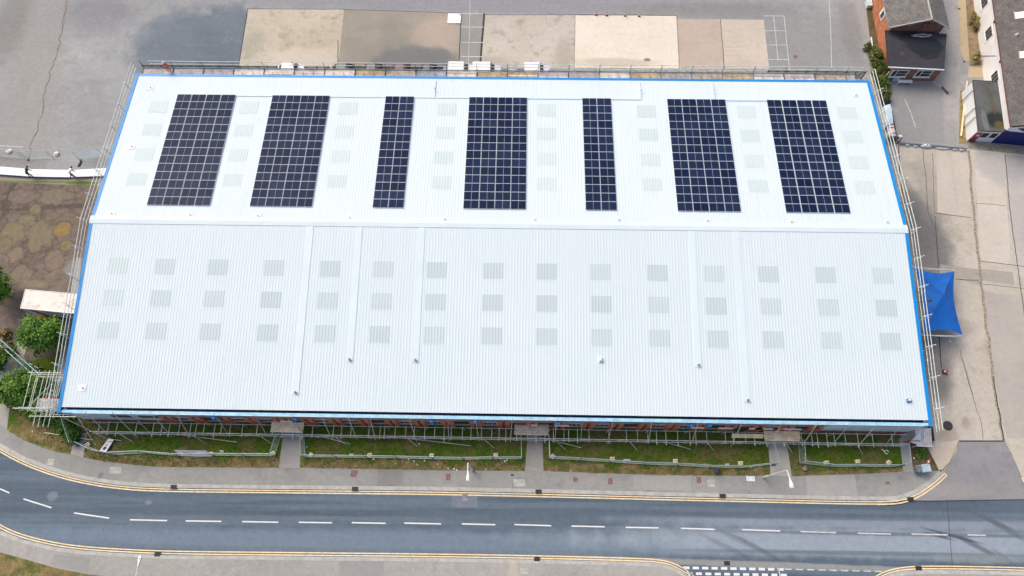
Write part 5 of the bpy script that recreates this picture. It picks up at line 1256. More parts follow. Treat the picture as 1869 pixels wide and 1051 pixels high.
tree('round_tree', 'dark green tree cut by the left edge of the picture, above the trailer', 'tree', spot(-8, 528, 2.6), 4.4, (1.7, 1.9, 1.6), 3500, 22)
tree('round_tree', 'dark green bush cut by the left edge, between the concrete path and the round tree', 'tree', spot(-6, 655, 1.6), 3.2, (1.5, 1.5, 1.3), 2600, 23)
tree('broad_bush', 'broad bright green bush left of the front left corner', 'bush', spot(48, 710, 1.6), 3.2, (3.0, 2.1, 1.4), 8000, 24)
tree('broad_bush', 'dark spreading bush under the access tower', 'bush', spot(82, 744, 1.0), 2.4, (2.2, 1.5, 1.1), 5500, 25)
t = thing('hedge', 'dark clipped hedge running down from the bushes to the left entry path', 'hedge', spot(112, 770, 0) + (0,))
m = MB()
for k, (u, v, r) in enumerate(((62, 742, 1.2), (76, 750, 1.2), (90, 758, 1.2), (104, 767, 1.2), (116, 775, 1.1), (126, 786, 1.05), (134, 796, .8))): p = at(u, v, .7); crown(m, (p.x, p.y, .75), (r, r * .8, .75), 1500, .13, 60 + k)
m.build('foliage', [LEAF[0], LEAF[0], LEAF[1]], t)
m = MB()
for (u, v) in ((92, 758), (108, 770), (122, 784)): p = at(u, v); m.tube((p.x, p.y, 0), (p.x, p.y, .9), .05)
m.build('stem', M['bark'], t)
SH = [((8, 610), 'orange-tinged low shrub at the left edge beside the concrete path', (.7, .7, .45), 'au'), ((1598, 104), 'olive climbing shrub between the rear yard and the brick house, farthest of the row', (.75, 1.1, 1.0), 'ol'), ((1604, 128), 'olive climbing shrub beside the front corner of the brick house', (.85, 1.2, 1.1), 'ol'),
      ((1610, 150), 'olive shrub by the white downpipe of the brick house', (.8, 1.1, .9), 'ol'), ((1615, 172), 'dark shrub beside the right rear corner of the warehouse', (.7, .9, .8), 'ol'), ((1775, 248), 'yellow-green weedy shrub at the foot of the white annex', (.8, .7, .4), 'ol'), ((1682, 828), 'small weedy shrub in the corner bed above the cabinets', (.5, .5, .45), 'gr'),
      ((1582, 88), 'small olive shrub at the edge of the rear yard near the brick house', (.5, .8, .6), 'ol'), ((20, 735), 'pale green shrub at the lawn tip beside the concrete path', (.9, .6, .4), 'ol'), ((62, 675), 'low olive shrub beneath the green pole at the left', (1.0, .8, .5), 'ol'), ((1783, 108), 'straggly dry shrub in the dirt verge beside the white office', (.6, .9, .5), 'au'), ((1778, 40), 'straggly dry shrub higher up the dirt verge', (.5, 1.3, .5), 'au'),
      ((20, 640), 'low yellow-green shrub under the left end of the green pole', (.9, .9, .4), 'ol')]
AUT = [leafmat('dry_leaf_dark', (.10, .075, .03), (.16, .11, .04)), leafmat('dry_leaf_mid', (.24, .16, .05), (.32, .20, .05)), leafmat('dry_leaf_light', (.30, .27, .08), (.36, .30, .12))]
for k, ((u, v), lab, r, ty) in enumerate(SH):
    tree('shrub', lab, 'shrub', spot(u, v, r[2] * .7), r[2] * 1.8, r, 1500 if r[1] > .9 else 800, 70 + k, .12, {'au': AUT, 'ol': LEAFY, 'gr': LEAF}[ty], 'low shrubs')
# long green pole lying across the left shrubs
pa, pb = at(-20, 612, 2.6), at(68, 692, 2.6)
t = thing('green_beam', 'long dark green lattice beam slanting over the shrubs at the left edge', 'beam', (pb.x, pb.y, 0))
m = MB()
for o in (0, .32): m.tube((pa.x + o, pa.y + o, 2.6), (pb.x + o, pb.y + o, 2.3), .06)
m.build('chord', flat('pale_green_paint', (.33, .50, .44), .5), t)
m = MB()
for k in range(14):
    p = pa.lerp(pb, k / 14); q2 = pa.lerp(pb, (k + 1) / 14); m.tube((p.x, p.y, 2.55 - .02 * k), (q2.x + .32, q2.y + .32, 2.55 - .02 * k), .035)
m.build('lattice', flat('dark_green_paint', (.02, .08, .06), .6), t)
m = MB()
for s in (.3, .95): p = pa.lerp(pb, s); m.tube((p.x + .1, p.y + .1, 0), (p.x + .1, p.y + .1, 2.5), .06)
m.build('leg', M['steel_dark'], t)
p = at(62, 668); t = thing('ladder_frame', 'short pale ladder frame propped between the green beam and the access tower', 'ladder', (p.x, p.y, 0))
a, b = at(52, 662, .9), at(70, 672, .9); m = MB(); off = Vector((-.5, -.75, 0))
m.tube(a, b, .045).tube(a + off, b + off, .045); m.build('stile', M['fence'], t)
m = MB()
for k in range(7): c_ = a.lerp(b, k / 6); m.tube(c_, c_ + off, .03)
m.build('rung', M['fence'], t)
m = MB()
for c_ in (a, b, a + off, b + off): m.tube((c_.x, c_.y, 0), c_, .035)
m.build('leg', M['steel_dark'], t)

# grass blades over the lawns
GM = [leafmat('grass_blade_dark', (.035, .095, .004), (.065, .14, .008)), leafmat('grass_blade_mid', (.08, .15, .008), (.13, .195, .014)), leafmat('grass_blade_dry', (.17, .145, .055), (.28, .21, .09))]
def inpoly(p, poly):
    c = False; j = len(poly) - 1
    for i in range(len(poly)):
        a, b = poly[i], poly[j]
        if (a.y > p.y) != (b.y > p.y) and p.x < (b.x - a.x) * (p.y - a.y) / (b.y - a.y) + a.x: c = not c
        j = i
    return c
paths = [P((138, 790), (160, 790), (152, 834.5), (129, 829)), P((519, 770), (551, 770), (547, 853.7), (509, 853.7)), P((965, 770), (989, 770), (992, 859.6), (958, 859.6)), P((1400, 780), (1432, 780), (1445, 869), (1406, 868))]
rr = random.Random(99); gm = MB(); cnt = 0
while cnt < 26000:
    p = Vector((rr.uniform(-53, 45), rr.uniform(-6.6, 1.0)))
    if p.x < -46 and p.y > -6.6: p.y = rr.uniform(-6.0, 6.0)
    if not inpoly(p, lawnpoly) or any(inpoly(p, q) for q in paths): continue
    ed = min((p - g).length for g in GEp[::1]) if rr.random() < .02 else None
    yk = mnoise.noise(Vector((p.x * .35, p.y * .8, 0))); dense = mnoise.noise(Vector((p.x * .9, p.y * .9, 7)))
    if dense < -.25 and rr.random() < .7: cnt += 1; continue
    # distance to the pavement edge decides how dry the tuft is
    ye = None
    for a, b in zip(GEp, GEp[1:]):
        if a.x <= p.x <= b.x: ye = a.y + (b.y - a.y) * (p.x - a.x) / max(1e-6, b.x - a.x); break
    dist = p.y - ye if ye is not None else 2
    dry = dist < .9 + yk * .9
    mi = (2 if rr.random() < .75 else 1) if dry else rr.choices((0, 1, 2), (4, 4, 1.3 + max(0, yk) * 7))[0]
    h = rr.uniform(.06, .20); a = rr.uniform(0, 6.3); w = rr.uniform(.03, .07); lx, ly = math.cos(a), math.sin(a); bx, by = rr.uniform(-.12, .12), rr.uniform(-.12, .12)
    gm.add([(p.x - lx * w, p.y - ly * w, .008), (p.x + lx * w, p.y + ly * w, .008), (p.x + bx, p.y + by, h)], [(0, 1, 2)], mi); cnt += 1
tag(gm.build('grass', GM), kind='stuff')

# ------------------------------------------------------------------ vehicles behind the warehouse
def car(loc, rot, col, lab, van=False, L=4.2):
    mt = flat('car_paint', col, .3, .0, .05, spec=.6); t = thing('parked_van' if van else 'parked_car', lab, 'van' if van else 'car', loc, 'vehicles parked behind the warehouse')
    Wd = 1.75 if not van else 1.95
    if van: prof = [(-L / 2, .35), (-L / 2, 1.95), (-L / 2 + .1, 2.1), (L / 2 - 1.5, 2.1), (L / 2 - .9, 1.35), (L / 2 - .1, 1.1), (L / 2, .8), (L / 2, .35)]
    else: prof = [(-L / 2, .35), (-L / 2, .85), (-L / 2 + .15, .95), (-L / 2 + .7, 1.42), (-.1, 1.48), (.35, 1.42), (L / 2 - 1.15, .98), (L / 2 - .1, .85), (L / 2, .6), (L / 2, .35)]
    Mx = Matrix.Rotation(rot, 3, 'Z'); o = Vector(loc); n = len(prof); vs = []
    for s, k in ((-1, 1.0), (1, 1.0)):
        for x, z in prof: vs.append(o + Mx @ Vector((x, s * Wd / 2 * (1 - .16 * max(0, z - .95)), z)))
    m = MB(); m.add(vs, [tuple(range(n)), tuple(range(2 * n - 1, n - 1, -1))] + [((i + 1) % n, i, n + i, n + (i + 1) % n) for i in range(n)]); m.build('body', mt, t)
    g = MB()
    def face(i, j, e=.015, a=.12, b=.88):
        (x0, z0), (x1, z1) = prof[i], prof[j]; nx, nz_ = -(z1 - z0), (x1 - x0); l = math.hypot(nx, nz_); nx, nz_ = nx / l * e, nz_ / l * e
        q = []
        for s, ff in ((-1, a), (1, a), (1, b), (-1, b)):
            x = x0 + (x1 - x0) * ff; z = z0 + (z1 - z0) * ff; q.append(o + Mx @ Vector((x + nx, s * (Wd / 2 * (1 - .16 * max(0, z - .95)) - .12), z + nz_)))
        g.add(q, [(0, 1, 2, 3)])
    face(3, 4) if van else face(5, 6)
    g.build('windscreen', M['glass'], t)
    if not van:
        g = MB(); face(2, 3); g.build('rear_window', M['glass'], t)
    g = MB()
    for s in (-1, 1):
        xr = ((L / 2 - 1.7, L / 2 - 1.0),) if van else ((-L / 2 + .65, -.15), (-.05, .95))
        for x0, x1 in xr: 
            y = s * (Wd / 2 * (1 - .16 * .3) + .012); g.add([o + Mx @ Vector(q) for q in ((x0, y, 1.0), (x1, y, 1.0), (x1 - .2, y - s * .05, 1.36), (x0 + .15, y - s * .05, 1.36))], [(0, 1, 2, 3) if s < 0 else (3, 2, 1, 0)])
    g.build('side_window', M['glass'], t)
    for sx in (-1, 1):
        for s in (-1, 1):
            c0 = o + Mx @ Vector((sx * (L / 2 - .8), s * (Wd / 2 - .18), .32)); c1 = o + Mx @ Vector((sx * (L / 2 - .8), s * (Wd / 2 + .02), .32))
            wo = MB().tube(c0, c1, .32, 16).build('wheel', M['rubber'], t); c2 = o + Mx @ Vector((sx * (L / 2 - .8), s * (Wd / 2 + .03), .32)); MB().tube(c1, c2, .19, 10).build('rim', M['steel'], wo)
    for s in (-1, 1):
        MB().box(o + Mx @ Vector((L / 2 - .02, s * .6, .68)), (.06, .3, .14), rot).build('headlight', M['white'], t); MB().box(o + Mx @ Vector((-L / 2 + .0, s * .62, .75)), (.05, .2, .22), rot).build('tail_light', M['red'], t)
YV = D + 4.6
for (u, col, lab, van, L, r) in ((531, (.75, .76, .78), 'white car with dark windows parked behind the back scaffold, alone on the left', False, 3.9, 0), (632, (.006, .03, .02), 'dark green car behind the back scaffold, leftmost of the dark row', False, 4.1, 0), (686, (.012, .012, .014), 'black car in the dark row behind the back scaffold', False, 3.9, 0),
                                 (738, (.045, .006, .014), 'maroon car in the dark row behind the back scaffold', False, 3.9, 0), (786, (.008, .012, .04), 'navy car at the right end of the dark row behind the back scaffold', False, 3.4, 0), (843, (.75, .76, .78), 'white van behind the back scaffold, leftmost of the three vans', True, 3.6, 0),
                                 (889, (.78, .78, .80), 'white van behind the back scaffold, middle of the three vans', True, 3.9, 0), (981, (.78, .78, .80), 'white van behind the back scaffold, rightmost of the three vans', True, 3.5, 0)):
    p = at(u, 124, 1.3); car((p.x, YV, 0), r, col, lab, van, L)
def wrapped(u, w, h, col, lab, z=0):
    p = at(u, 124, 1.2); mt = flat('shrink_wrap', col, .3, 0, .25, 3); t = thing('wrapped_pallet', lab, 'pallet', (p.x, YV - .3, 0), 'wrapped pallets behind the warehouse')
    m = MB(); m.cham((p.x, YV - .3, .15 + h / 2), (w, 1.1, h), .12); m.build('load', mt, t)
    m = MB()
    for k in range(5): m.bbox(p.x - w / 2, p.x + w / 2, YV - .85 + k * .25, YV - .75 + k * .25, .1, .14)
    for k in range(3): m.bbox(p.x - w / 2 + k * (w / 2 - .05), p.x - w / 2 + .1 + k * (w / 2 - .05), YV - .85, YV + .3, 0, .098)
    m.build('pallet', M['tan_board'], t)
for (u, w, h, col, lab) in ((921, .9, 1.3, (.08, .16, .26), 'dark blue wrapped pallet between the white vans, next to the middle van'), (936, .9, 1.2, (.45, .52, .56), 'pale grey wrapped pallet between the white vans'), (951, 1.0, 1.4, (.10, .17, .24), 'dark blue wrapped pallet next to the rightmost white van'), (1006, .8, 1.2, (.12, .19, .26), 'dark blue wrapped pallet right of the rightmost white van')): wrapped(u, w, h, col, lab)
def railing(u0, u1, lab, h=1.7, mat='steel_dark', seedv=0):
    a = at(u0, 124, h); b = at(u1, 124, h); rnd = random.Random(seedv); t = thing('yard_railing', lab, 'railing', (a.x, YV, 0), 'railings behind the warehouse')
    MB().tube((a.x, YV, h), (b.x, YV, h), .05).build('top_rail', M[mat], t); MB().tube((a.x, YV, .35), (b.x, YV, .35), .05).build('bottom_rail', M[mat], t)
    n = max(2, int((b.x - a.x) / 1.25))
    p = MB(); br_ = MB()
    for i in range(n + 1):
        x = a.x + (b.x - a.x) * i / n; MB().tube((x, YV, 0), (x, YV, h + .12), .06).build('post', M[mat], t)
        if i < n: x2 = a.x + (b.x - a.x) * (i + 1) / n; br_.tube((x, YV, .4 if i % 2 else h), (x2, YV, h if i % 2 else .4), .045); 
    nb = n * (9 if mat == 'steel_dark' else 4)
    for i in range(nb): x = a.x + (b.x - a.x) * (i + .5) / nb; br_.tube((x, YV + .02, .35), (x, YV + .02, h), .034 if mat == 'steel_dark' else .024, 4)
    br_.build('infill', M[mat], t)
railing(258, 505, 'dark metal railing behind the back scaffold at the left end', 1.7, 'steel_dark', 1)
railing(555, 600, 'short dark railing between the white car and the dark cars', 1.7, 'steel_dark', 4)
railing(1012, 1215, 'pale metal railing behind the back scaffold right of the vans', 1.7, 'steel', 2)
railing(1217, 1400, 'grey railing behind the back scaffold below the tan slabs', 1.7, 'steel', 5)
railing(1402, 1580, 'dark metal railing behind the back scaffold at the right end', 1.7, 'steel_dark', 3)

# ------------------------------------------------------------------ brick house
XL, XR = 51.95, 58.35; Y0h, Y1h, Y2h = 46.9, 52.7, 66.0
t = thing('brick_house', 'red brick house with a grey gable roof and a black flat-roofed front extension', 'house', ((XL + XR) / 2, Y0h, 0))
EH, FH = 4.0, 2.85
XLg, XRg, XMg = 51.6, 59.3, 56.2
def wallbox(x0, x1, y0, y1, z1): return MB().bbox(x0, x1, y0, y1, 0, z1)
m = MB(); m.bbox(XL, XR, Y0h, Y0h + .25, 0, FH); m.build('front_wall', M['brick_shaded'], t)
m = MB(); m.bbox(XL, XL + .25, Y0h + .26, Y1h - .01, 0, FH); m.bbox(XL, XL + .25, Y1h, Y2h, 0, EH); m.build('side_wall', M['brick_lit'], t)
m = MB(); m.bbox(XR - .25, XR, Y0h + .26, Y1h - .01, 0, FH); m.bbox(XR + .2, XR + .45, Y1h, Y2h, 0, EH); m.build('side_wall', M['brick_shaded'], t)
PK = 5.5
m = MB(); m.add([(XL, Y1h, 2.5), (XR + .45, Y1h, 2.5), (XR + .45, Y1h, EH), (XMg, Y1h, PK), (XL, Y1h, EH)], [(0, 1, 2, 3, 4)]); m.build('gable_wall', M['brick_shaded'], t)
sl_ = slate('grey_slate', (.155, .148, .14), (.215, .205, .19))
for (xe, s) in ((XLg - .15, -1), (XRg + .15, 1)):
    m = MB(); ze = EH - .1 if s < 0 else EH - .15
    vs = [(xe, Y1h - .3, ze), (XMg, Y1h - .3, PK + .08), (XMg, Y2h, PK + .08), (xe, Y2h, ze)]
    m.add(vs + [(x, y, z - .12) for x, y, z in vs], [(0, 1, 2, 3) if s > 0 else (3, 2, 1, 0), (4, 5, 1, 0), (5, 6, 2, 1), (6, 7, 3, 2), (7, 4, 0, 3)])
    m.build('roof_slope', sl_, t, uv=lambda v: (v.y * .9, v.x * .9))
    MB().tube((xe, Y1h - .33, ze + .02), (XMg, Y1h - .33, PK + .1), .09, 6).build('bargeboard', M['kerb'], t)
    MB().tube((xe - s * .0, Y1h - .3, ze - .08), (xe, Y2h, ze - .08), .07).build('gutter', M['concrete_band'], t)
MB().tube((XMg, Y1h - .3, PK + .12), (XMg, Y2h, PK + .12), .11, 8).build('ridge_tiles', M['kerb'], t)
p_ = MB().bbox(XMg - .55, XMg + .35, Y1h - .06, Y1h - .02, 3.9, 4.6); vo = p_.build('gable_vent', M['black'], t); MB().bbox(XMg - .45, XMg + .25, Y1h - .09, Y1h - .062, 4.0, 4.5).build('vent_panel', flat('red_vent', (.35, .08, .08), .7), vo)
MB().tube((XL + 2.0, Y1h - .1, 3.9), (XL + 2.5, Y1h - .1, 4.5), .06).build('downpipe', M['kerb'], t)
fr = ground('flat_felt_roof', (.042, .040, .050), (.055, .052, .062), fine=.12, big=.3, bump=.1, rough=.75, org=((XL + XR) / 2, Y0h), stains_shades=[(56.2, 50.2, 2.3, 1.5, 0, .25, (.018, .022, .030), .9), (54.6, 51.6, 1.6, .9, 0, .3, (.018, .021, .028), .9), (56.5, 48.9, 1.3, .8, 0, .3, (.018, .022, .030), .85), (53.0, 49.0, .35, .3, 0, .5, (.075, .07, .08), .7)])
rfp = P((1616, 55), (1728, 62), (1723, 127), (1621, 122), z=FH + .1)
m = MB(); m.prism(rfp, FH + .002, FH + .14); m.build('flat_roof', fr, t)
MB().tube((rfp[3].x, rfp[3].y - .03, FH + .08), (rfp[2].x, rfp[2].y - .03, FH + .08), .09, 6).build('fascia', M['white'], t)
MB().tube((rfp[0].x - .04, rfp[0].y, FH + .1), (rfp[3].x - .04, rfp[3].y, FH + .1), .05, 6).build('roof_edge', M['black'], t)
m = MB(); rr = random.Random(4)
for k in range(9): x = 54.6 + rr.uniform(0, 1.6); y = 51.9 + rr.uniform(-.2, .25); m.tube((x, y, FH + .2), (x + rr.uniform(.8, 1.7), y + rr.uniform(-.25, .25), FH + .24), .035)
m.build('timber_offcuts', M['kerb'], t)
for (u, v, w) in ((1641, 128, 2.2), (1686, 130.5, 2.1)):
    c_ = at(u, v, 1.75); x = c_.x
    wo = MB().bbox(x - w / 2, x + w / 2, Y0h - .09, Y0h - .002, 1.0, 2.35).build('window', M['white'], t)
    g = MB(); g.bbox(x - w / 2 + .14, x - w / 2 + .62, Y0h - .115, Y0h - .092, 1.14, 2.22); g.bbox(x - w / 2 + .76, x + w / 2 - .14, Y0h - .115, Y0h - .092, 1.14, 1.66); g.bbox(x - w / 2 + .76, x + w / 2 - .14, Y0h - .115, Y0h - .092, 1.76, 2.22); g.build('pane', M['glass'], wo)
    MB().bbox(x - w / 2 - .08, x + w / 2 + .08, Y0h - .22, Y0h - .093, .90, .998).build('sill', M['white'], wo)
wo = MB().bbox(XL - .06, XL - .002, 55.4, 56.7, 1.6, 2.9).build('window', M['white'], t); MB().bbox(XL - .085, XL - .062, 55.6, 56.3, 1.75, 2.75).build('pane', M['glass'], wo)
m = MB(); x = 54.2
m.bbox(x - .95, x + .95, Y0h - .75, Y0h - .3, .55, .62); m.tube((x - .9, Y0h - .7, 0), (x - .9, Y0h - .7, .55), .05).tube((x + .9, Y0h - .7, 0), (x + .9, Y0h - .7, .55), .05)
tag(m.build('bench', M['white']), 'white bench against the front wall of the brick house', 'bench')
for k, (u, v, lab, col) in enumerate(((1630, 146, 'pale blue bag standing at the left front corner of the brick house', (.45, .68, .8)), (1635.5, 146.5, 'pale blue bag beside the white bench of the brick house', (.5, .72, .82)))):
    p = at(u, v); m = MB(); m.lathe((p.x, p.y, 0), [(.2, 0), (.3, .1), (.26, .5), (.12, .7), (.16, .8)], 9); tag(m.build('bag', flat('pale_blue_bag', col, .5)), lab, 'bag', 'bags by the brick house')
p = at(1616, 140, 1.2); tag(MB().tube((p.x, p.y, 0), (p.x, p.y, 2.3), .07).tube((p.x, p.y - 2.2, .5), (p.x, p.y, .9), .09).cham((p.x, p.y - 1.1, .5), (.16, 2.2, 1.0), .05).build('white_fence', M['white']), 'low white fence beside the shrubs at the left of the house yard', 'fence')
for (u, v, u2, v2, lab) in ((1590, 68, 1592, 85, 'white board standing in the weedy strip beside the rear yard'), (1592, 95, 1593, 108, 'narrow white board among the olive shrubs')):
    a, b = at(u, v, .5), at(u2, v2, .5); tag(MB().tube((a.x, a.y, .5), (b.x, b.y, .5), .10, 4).tube((a.x, a.y, 0), (a.x, a.y, .5), .04).tube((b.x, b.y, 0), (b.x, b.y, .5), .04).build('white_board', M['white']), lab, 'board')
a = at(1587, 4, .6); tag(MB().cham((a.x, a.y, .3), (.6, 1.1, .6), .1).bbox(a.x - .35, a.x + .35, a.y - .6, a.y + .6, .6, .66).build('planter', M['clad']), 'pale box planter at the top end of the weedy strip', 'planter')

# house yard clutter along the right gable
def pile(uv, h, mt, lab, name, cat, rot=0, nm='wrap', w=None):
    q = P(*uv, z=h); ctr = sum(q, Vector((0, 0))) / len(q); t = thing(name, lab, cat, (ctr.x, ctr.y, 0))
    m = MB(); n = len(q); rows = []
    for k, (s, z) in enumerate(((1.0, .0), (1.03, h * .55), (.97, h * .9), (.75, h))):
        rows.append([Vector((ctr.x + (p.x - ctr.x) * s, ctr.y + (p.y - ctr.y) * s, z)) for p in dens(q + [q[0]], .5)[:-1]])
    N_ = len(rows[0]); vs = [Vector((p.x + .10 * mnoise.noise(p * 1.9), p.y + .10 * mnoise.noise(p * 1.9 + Vector((9, 0, 0))), p.z + (.14 * mnoise.noise(p * 2.4) if i else 0))) for i, r in enumerate(rows) for p in r]
    fx = []
    for r in range(3): fx += [(r * N_ + i, r * N_ + (i + 1) % N_, (r + 1) * N_ + (i + 1) % N_, (r + 1) * N_ + i) for i in range(N_)]
    fx.append(tuple(3 * N_ + i for i in range(N_))); m.add(vs, fx); m.build(nm, mt, t)
    b = MB(); 
    for s in (.25, .75):
        a0 = q[0].lerp(q[3], s); a1 = q[1].lerp(q[2], s); c3 = (a0 + a1) / 2; b.strip([a0.lerp(c3, .15), a1.lerp(c3, .15)], -.05, .05, h + .03)
    b.build('strap', M['steel_dark'], t)
pile([(1616, 190), (1626, 188), (1632, 225), (1620, 228)], 1.1, flat('silver_wrap', (.55, .66, .74), .3, 0, .2, 2), 'silver-blue wrapped stack beside the right gable, farther of two', 'wrapped_stack', 'wrapped stack')
pile([(1622, 228), (1632, 226), (1637, 248), (1625, 249)], .9, flat('pinkish_wrap', (.66, .55, .56), .4, 0, .15, 2), 'pinkish white wrapped stack beside the right gable, nearer the trestle', 'wrapped_stack', 'wrapped stack')
pile([(1610, 168), (1622, 165), (1625, 186), (1614, 188)], .8, M['black'], 'heap of black bags at the right rear corner of the warehouse', 'bag_heap', 'bags', nm='bags')
p = at(1630, 251, .8); t = thing('trestle', 'dark trestle with a white end beside the wrapped stacks', 'trestle', (p.x, p.y, 0))
MB().bbox(p.x - .8, p.x + .8, p.y - .15, p.y + .15, .75, .85).build('beam', flat('navy_beam', (.02, .04, .10), .6), t)
for s in (-1, 1): MB().tube((p.x + s * .65, p.y - .3, 0), (p.x + s * .65, p.y, .75), .05).tube((p.x + s * .65, p.y + .3, 0), (p.x + s * .65, p.y, .75), .05).build('leg', M['steel_pale'], t)
MB().cham((p.x + .95, p.y + .15, .9), (.4, .3, .2), .05).build('end_block', M['white'], t)
# boundary kerb wall between the house yard and the concrete yard, with bags set along it
w0, w1 = at(1637, 262), at(1762, 273)
t = thing('low_wall', 'low dark-edged wall dividing the house yard from the concrete yard', 'wall', (w0.x, w0.y, 0))
dv = Vector((w1.x - w0.x, w1.y - w0.y)); ang = math.atan2(dv.y, dv.x); mid = (w0 + w1) / 2
MB().box((mid.x, mid.y, .2), (dv.length, .18, .4), ang).build('wall_face', M['kerb'], t); MB().box((mid.x, mid.y, .43), (dv.length, .16, .05), ang).build('coping', M['concrete_band'], t)
MB().tube((w0.x, w0.y, 0), (w0.x, w0.y, 1.3), .07).build('end_post', M['black'], t)
for (u, w, h, col, lab) in ((1657, .62, .5, (.55, .62, .64), 'small pale bag by the low wall, leftmost of the row'), (1672, .6, .4, (.50, .60, .66), 'pale blue bag by the low wall, second in the row'), (1691, 1.5, .7, (.60, .68, .70), 'large pale wrapped bundle by the low wall'), (1722, 2.0, .4, (.56, .53, .58), 'long greyish polythene heap by the low wall'), (1745, .8, .4, (.42, .50, .56), 'blue-grey sack by the low wall near the alley'), (1756, .7, .5, (.66, .55, .45), 'tan sack at the right end of the low wall')):
    p = at(u, 258 + (u - 1640) * .09 + 3, .3); t = thing('bag', lab, 'bag', (p.x, p.y, 0), 'bags along the low wall')
    m = MB(); m.lathe((0, 0, 0), [(.36, 0), (.5, .3), (.46, .7), (.25, .95), (.1, 1.0)], 12); m.v = [(p.x + x * w + .22 * mnoise.noise(Vector((x * 4, y * 4, z * 4 + u))), p.y + y * .55 + .10 * mnoise.noise(Vector((x * 5, y * 5, u))), z * h * .7) for x, y, z in m.v]
    m.build('sack', flat('sack_cloth', col, .5, 0, .2, 3), t, False); MB().lathe((p.x, p.y, h * .68), [(.07, 0), (.07, .05)], 7).build('tie', M['steel_dark'], t)
tag(MB().path([(at(1718, 160).x, at(1718, 160).y, .2), (at(1730, 172).x, at(1730, 172).y, .15)], .12).build('timber_baulk', M['bark']), 'dark timber baulk lying at the right front corner of the brick house', 'timber')

# ------------------------------------------------------------------ white office
OH = 4.2
oa, ob = at(1777, 5), at(1792, 120)
dirv = Vector((ob.x - oa.x, ob.y - oa.y)).normalized()
B0 = Vector((ob.x, ob.y)) - dirv * 40.0
fr_c = at(1829, 262); B1 = Vector((ob.x, ob.y)) + dirv * ((Vector((fr_c.x, fr_c.y)) - Vector((ob.x, ob.y))).dot(dirv))
nx_ = Vector((-dirv.y, dirv.x))            # points to the right (east)
if nx_.x < 0: nx_ = -nx_
def O(s, e, z): p = B1 - dirv * s + nx_ * e; return (p.x, p.y, z)
t = thing('white_office', 'long white rendered office with a grey slate roof and a navy blue front', 'office', O(0, 0, 0))
def obox(s0, s1, e0, e1, z0, z1):
    m = MB(); m.add([O(s, e, z) for z in (z0, z1) for s, e in ((s0, e0), (s0, e1), (s1, e1), (s1, e0))], [(3, 2, 1, 0), (4, 5, 6, 7), (0, 1, 5, 4), (1, 2, 6, 5), (2, 3, 7, 6), (3, 0, 4, 7)]); return m
LEN, WID, PKO = 34.0, 12.0, 6.4
obox(.31, LEN, 0, .3, 0, OH).build('side_wall', M['white_wall'], t)
obox(0, .3, 0, WID, 2.9, OH).build('front_wall', M['white_wall'], t)
nv = flat('navy_shutter', (.006, .012, .135), .5, 0, .15, 3)
obox(-.02, .3, 0, WID, 0, 2.88).build('front_shutter', nv, t)
obox(.31, LEN, WID - .3, WID, 0, OH).build('side_wall', M['white_wall'], t)
so_ = slate('dark_slate', (.125, .115, .108), (.17, .155, .145), 2.0)
for e0, e1, z0, z1 in ((-.25, WID / 2, OH, PKO), (WID + .25, WID / 2, OH, PKO)):
    m = MB(); m.add([O(-.3, e0, z0), O(-.3, e1, z1), O(LEN, e1, z1), O(LEN, e0, z0)] + [O(-.3, e0, z0 - .12), O(-.3, e1, z1 - .12), O(LEN, e1, z1 - .12), O(LEN, e0, z0 - .12)], [(0, 1, 2, 3), (7, 6, 5, 4), (4, 5, 1, 0), (5, 6, 2, 1), (6, 7, 3, 2), (7, 4, 0, 3)])
    m.build('roof_slope', so_, t, uv=lambda v: (v.y * .9, v.x * .9))
m = MB(); m.add([O(.02, 0, OH), O(.02, WID, OH), O(.02, WID / 2, PKO - .1)], [(0, 1, 2)]); m.build('gable_wall', M['white_wall'], t)
a = O(-.3, -.3, OH - .05); b = O(LEN, -.3, OH - .05); MB().tube(a, b, .07).build('gutter', flat('maroon_gutter', (.12, .03, .03), .6), t)
MB().tube(O(-.34, -.2, OH + .05), O(-.34, WID / 2, PKO + .04), .10, 6).build('bargeboard', M['black'], t)
for (u, v, hgt) in ((1794, 2, 1.3), (1802, 60, 1.9), (1815, 141, 1.5)):
    p = at(u, v, 2.3); s = (B1 - Vector((p.x, p.y))).dot(dirv)
    wo = obox(s - .85, s + .85, -.06, -.002, 1.55, 3.0).build('window', M['white'], t); g = MB()
    for k in range(3): q_ = obox(s - .75 + k * .52, s - .31 + k * .52, -.09, -.062, 1.65, 2.9); g.add([Vector(v_) for v_ in q_.v], q_.f)
    g.build('pane', M['glass'], wo); obox(s - .95, s + .95, -.16, -.063, 1.42, 1.548).build('sill', M['white'], wo)
p = at(1800, 147, .9); s = (B1 - Vector((p.x, p.y))).dot(dirv); obox(s - .35, s + .35, -.05, -.002, 1.3, 2.0).build('plaque', flat('brown_plaque', (.25, .1, .08), .6), t)
for (u, v) in ((1826, 112), (1819, 40)):
    p = at(u, v, 3.6); s = (B1 - Vector((p.x, p.y))).dot(dirv); q_ = Vector(O(s, -.08, 3.6)); MB().tube(q_, q_ + Vector((nx_.x * .078, nx_.y * .078, 0)), .2, 12).build('alarm_box', flat('maroon_alarm', (.15, .02, .05), .5), t)
p = at(1806, 108, 2.0); s = (B1 - Vector((p.x, p.y))).dot(dirv); MB().path([O(s + 1.9, -.04, .3), O(s - .2, -.04, 3.0)], .03).build('cable', M['steel_dark'], t)
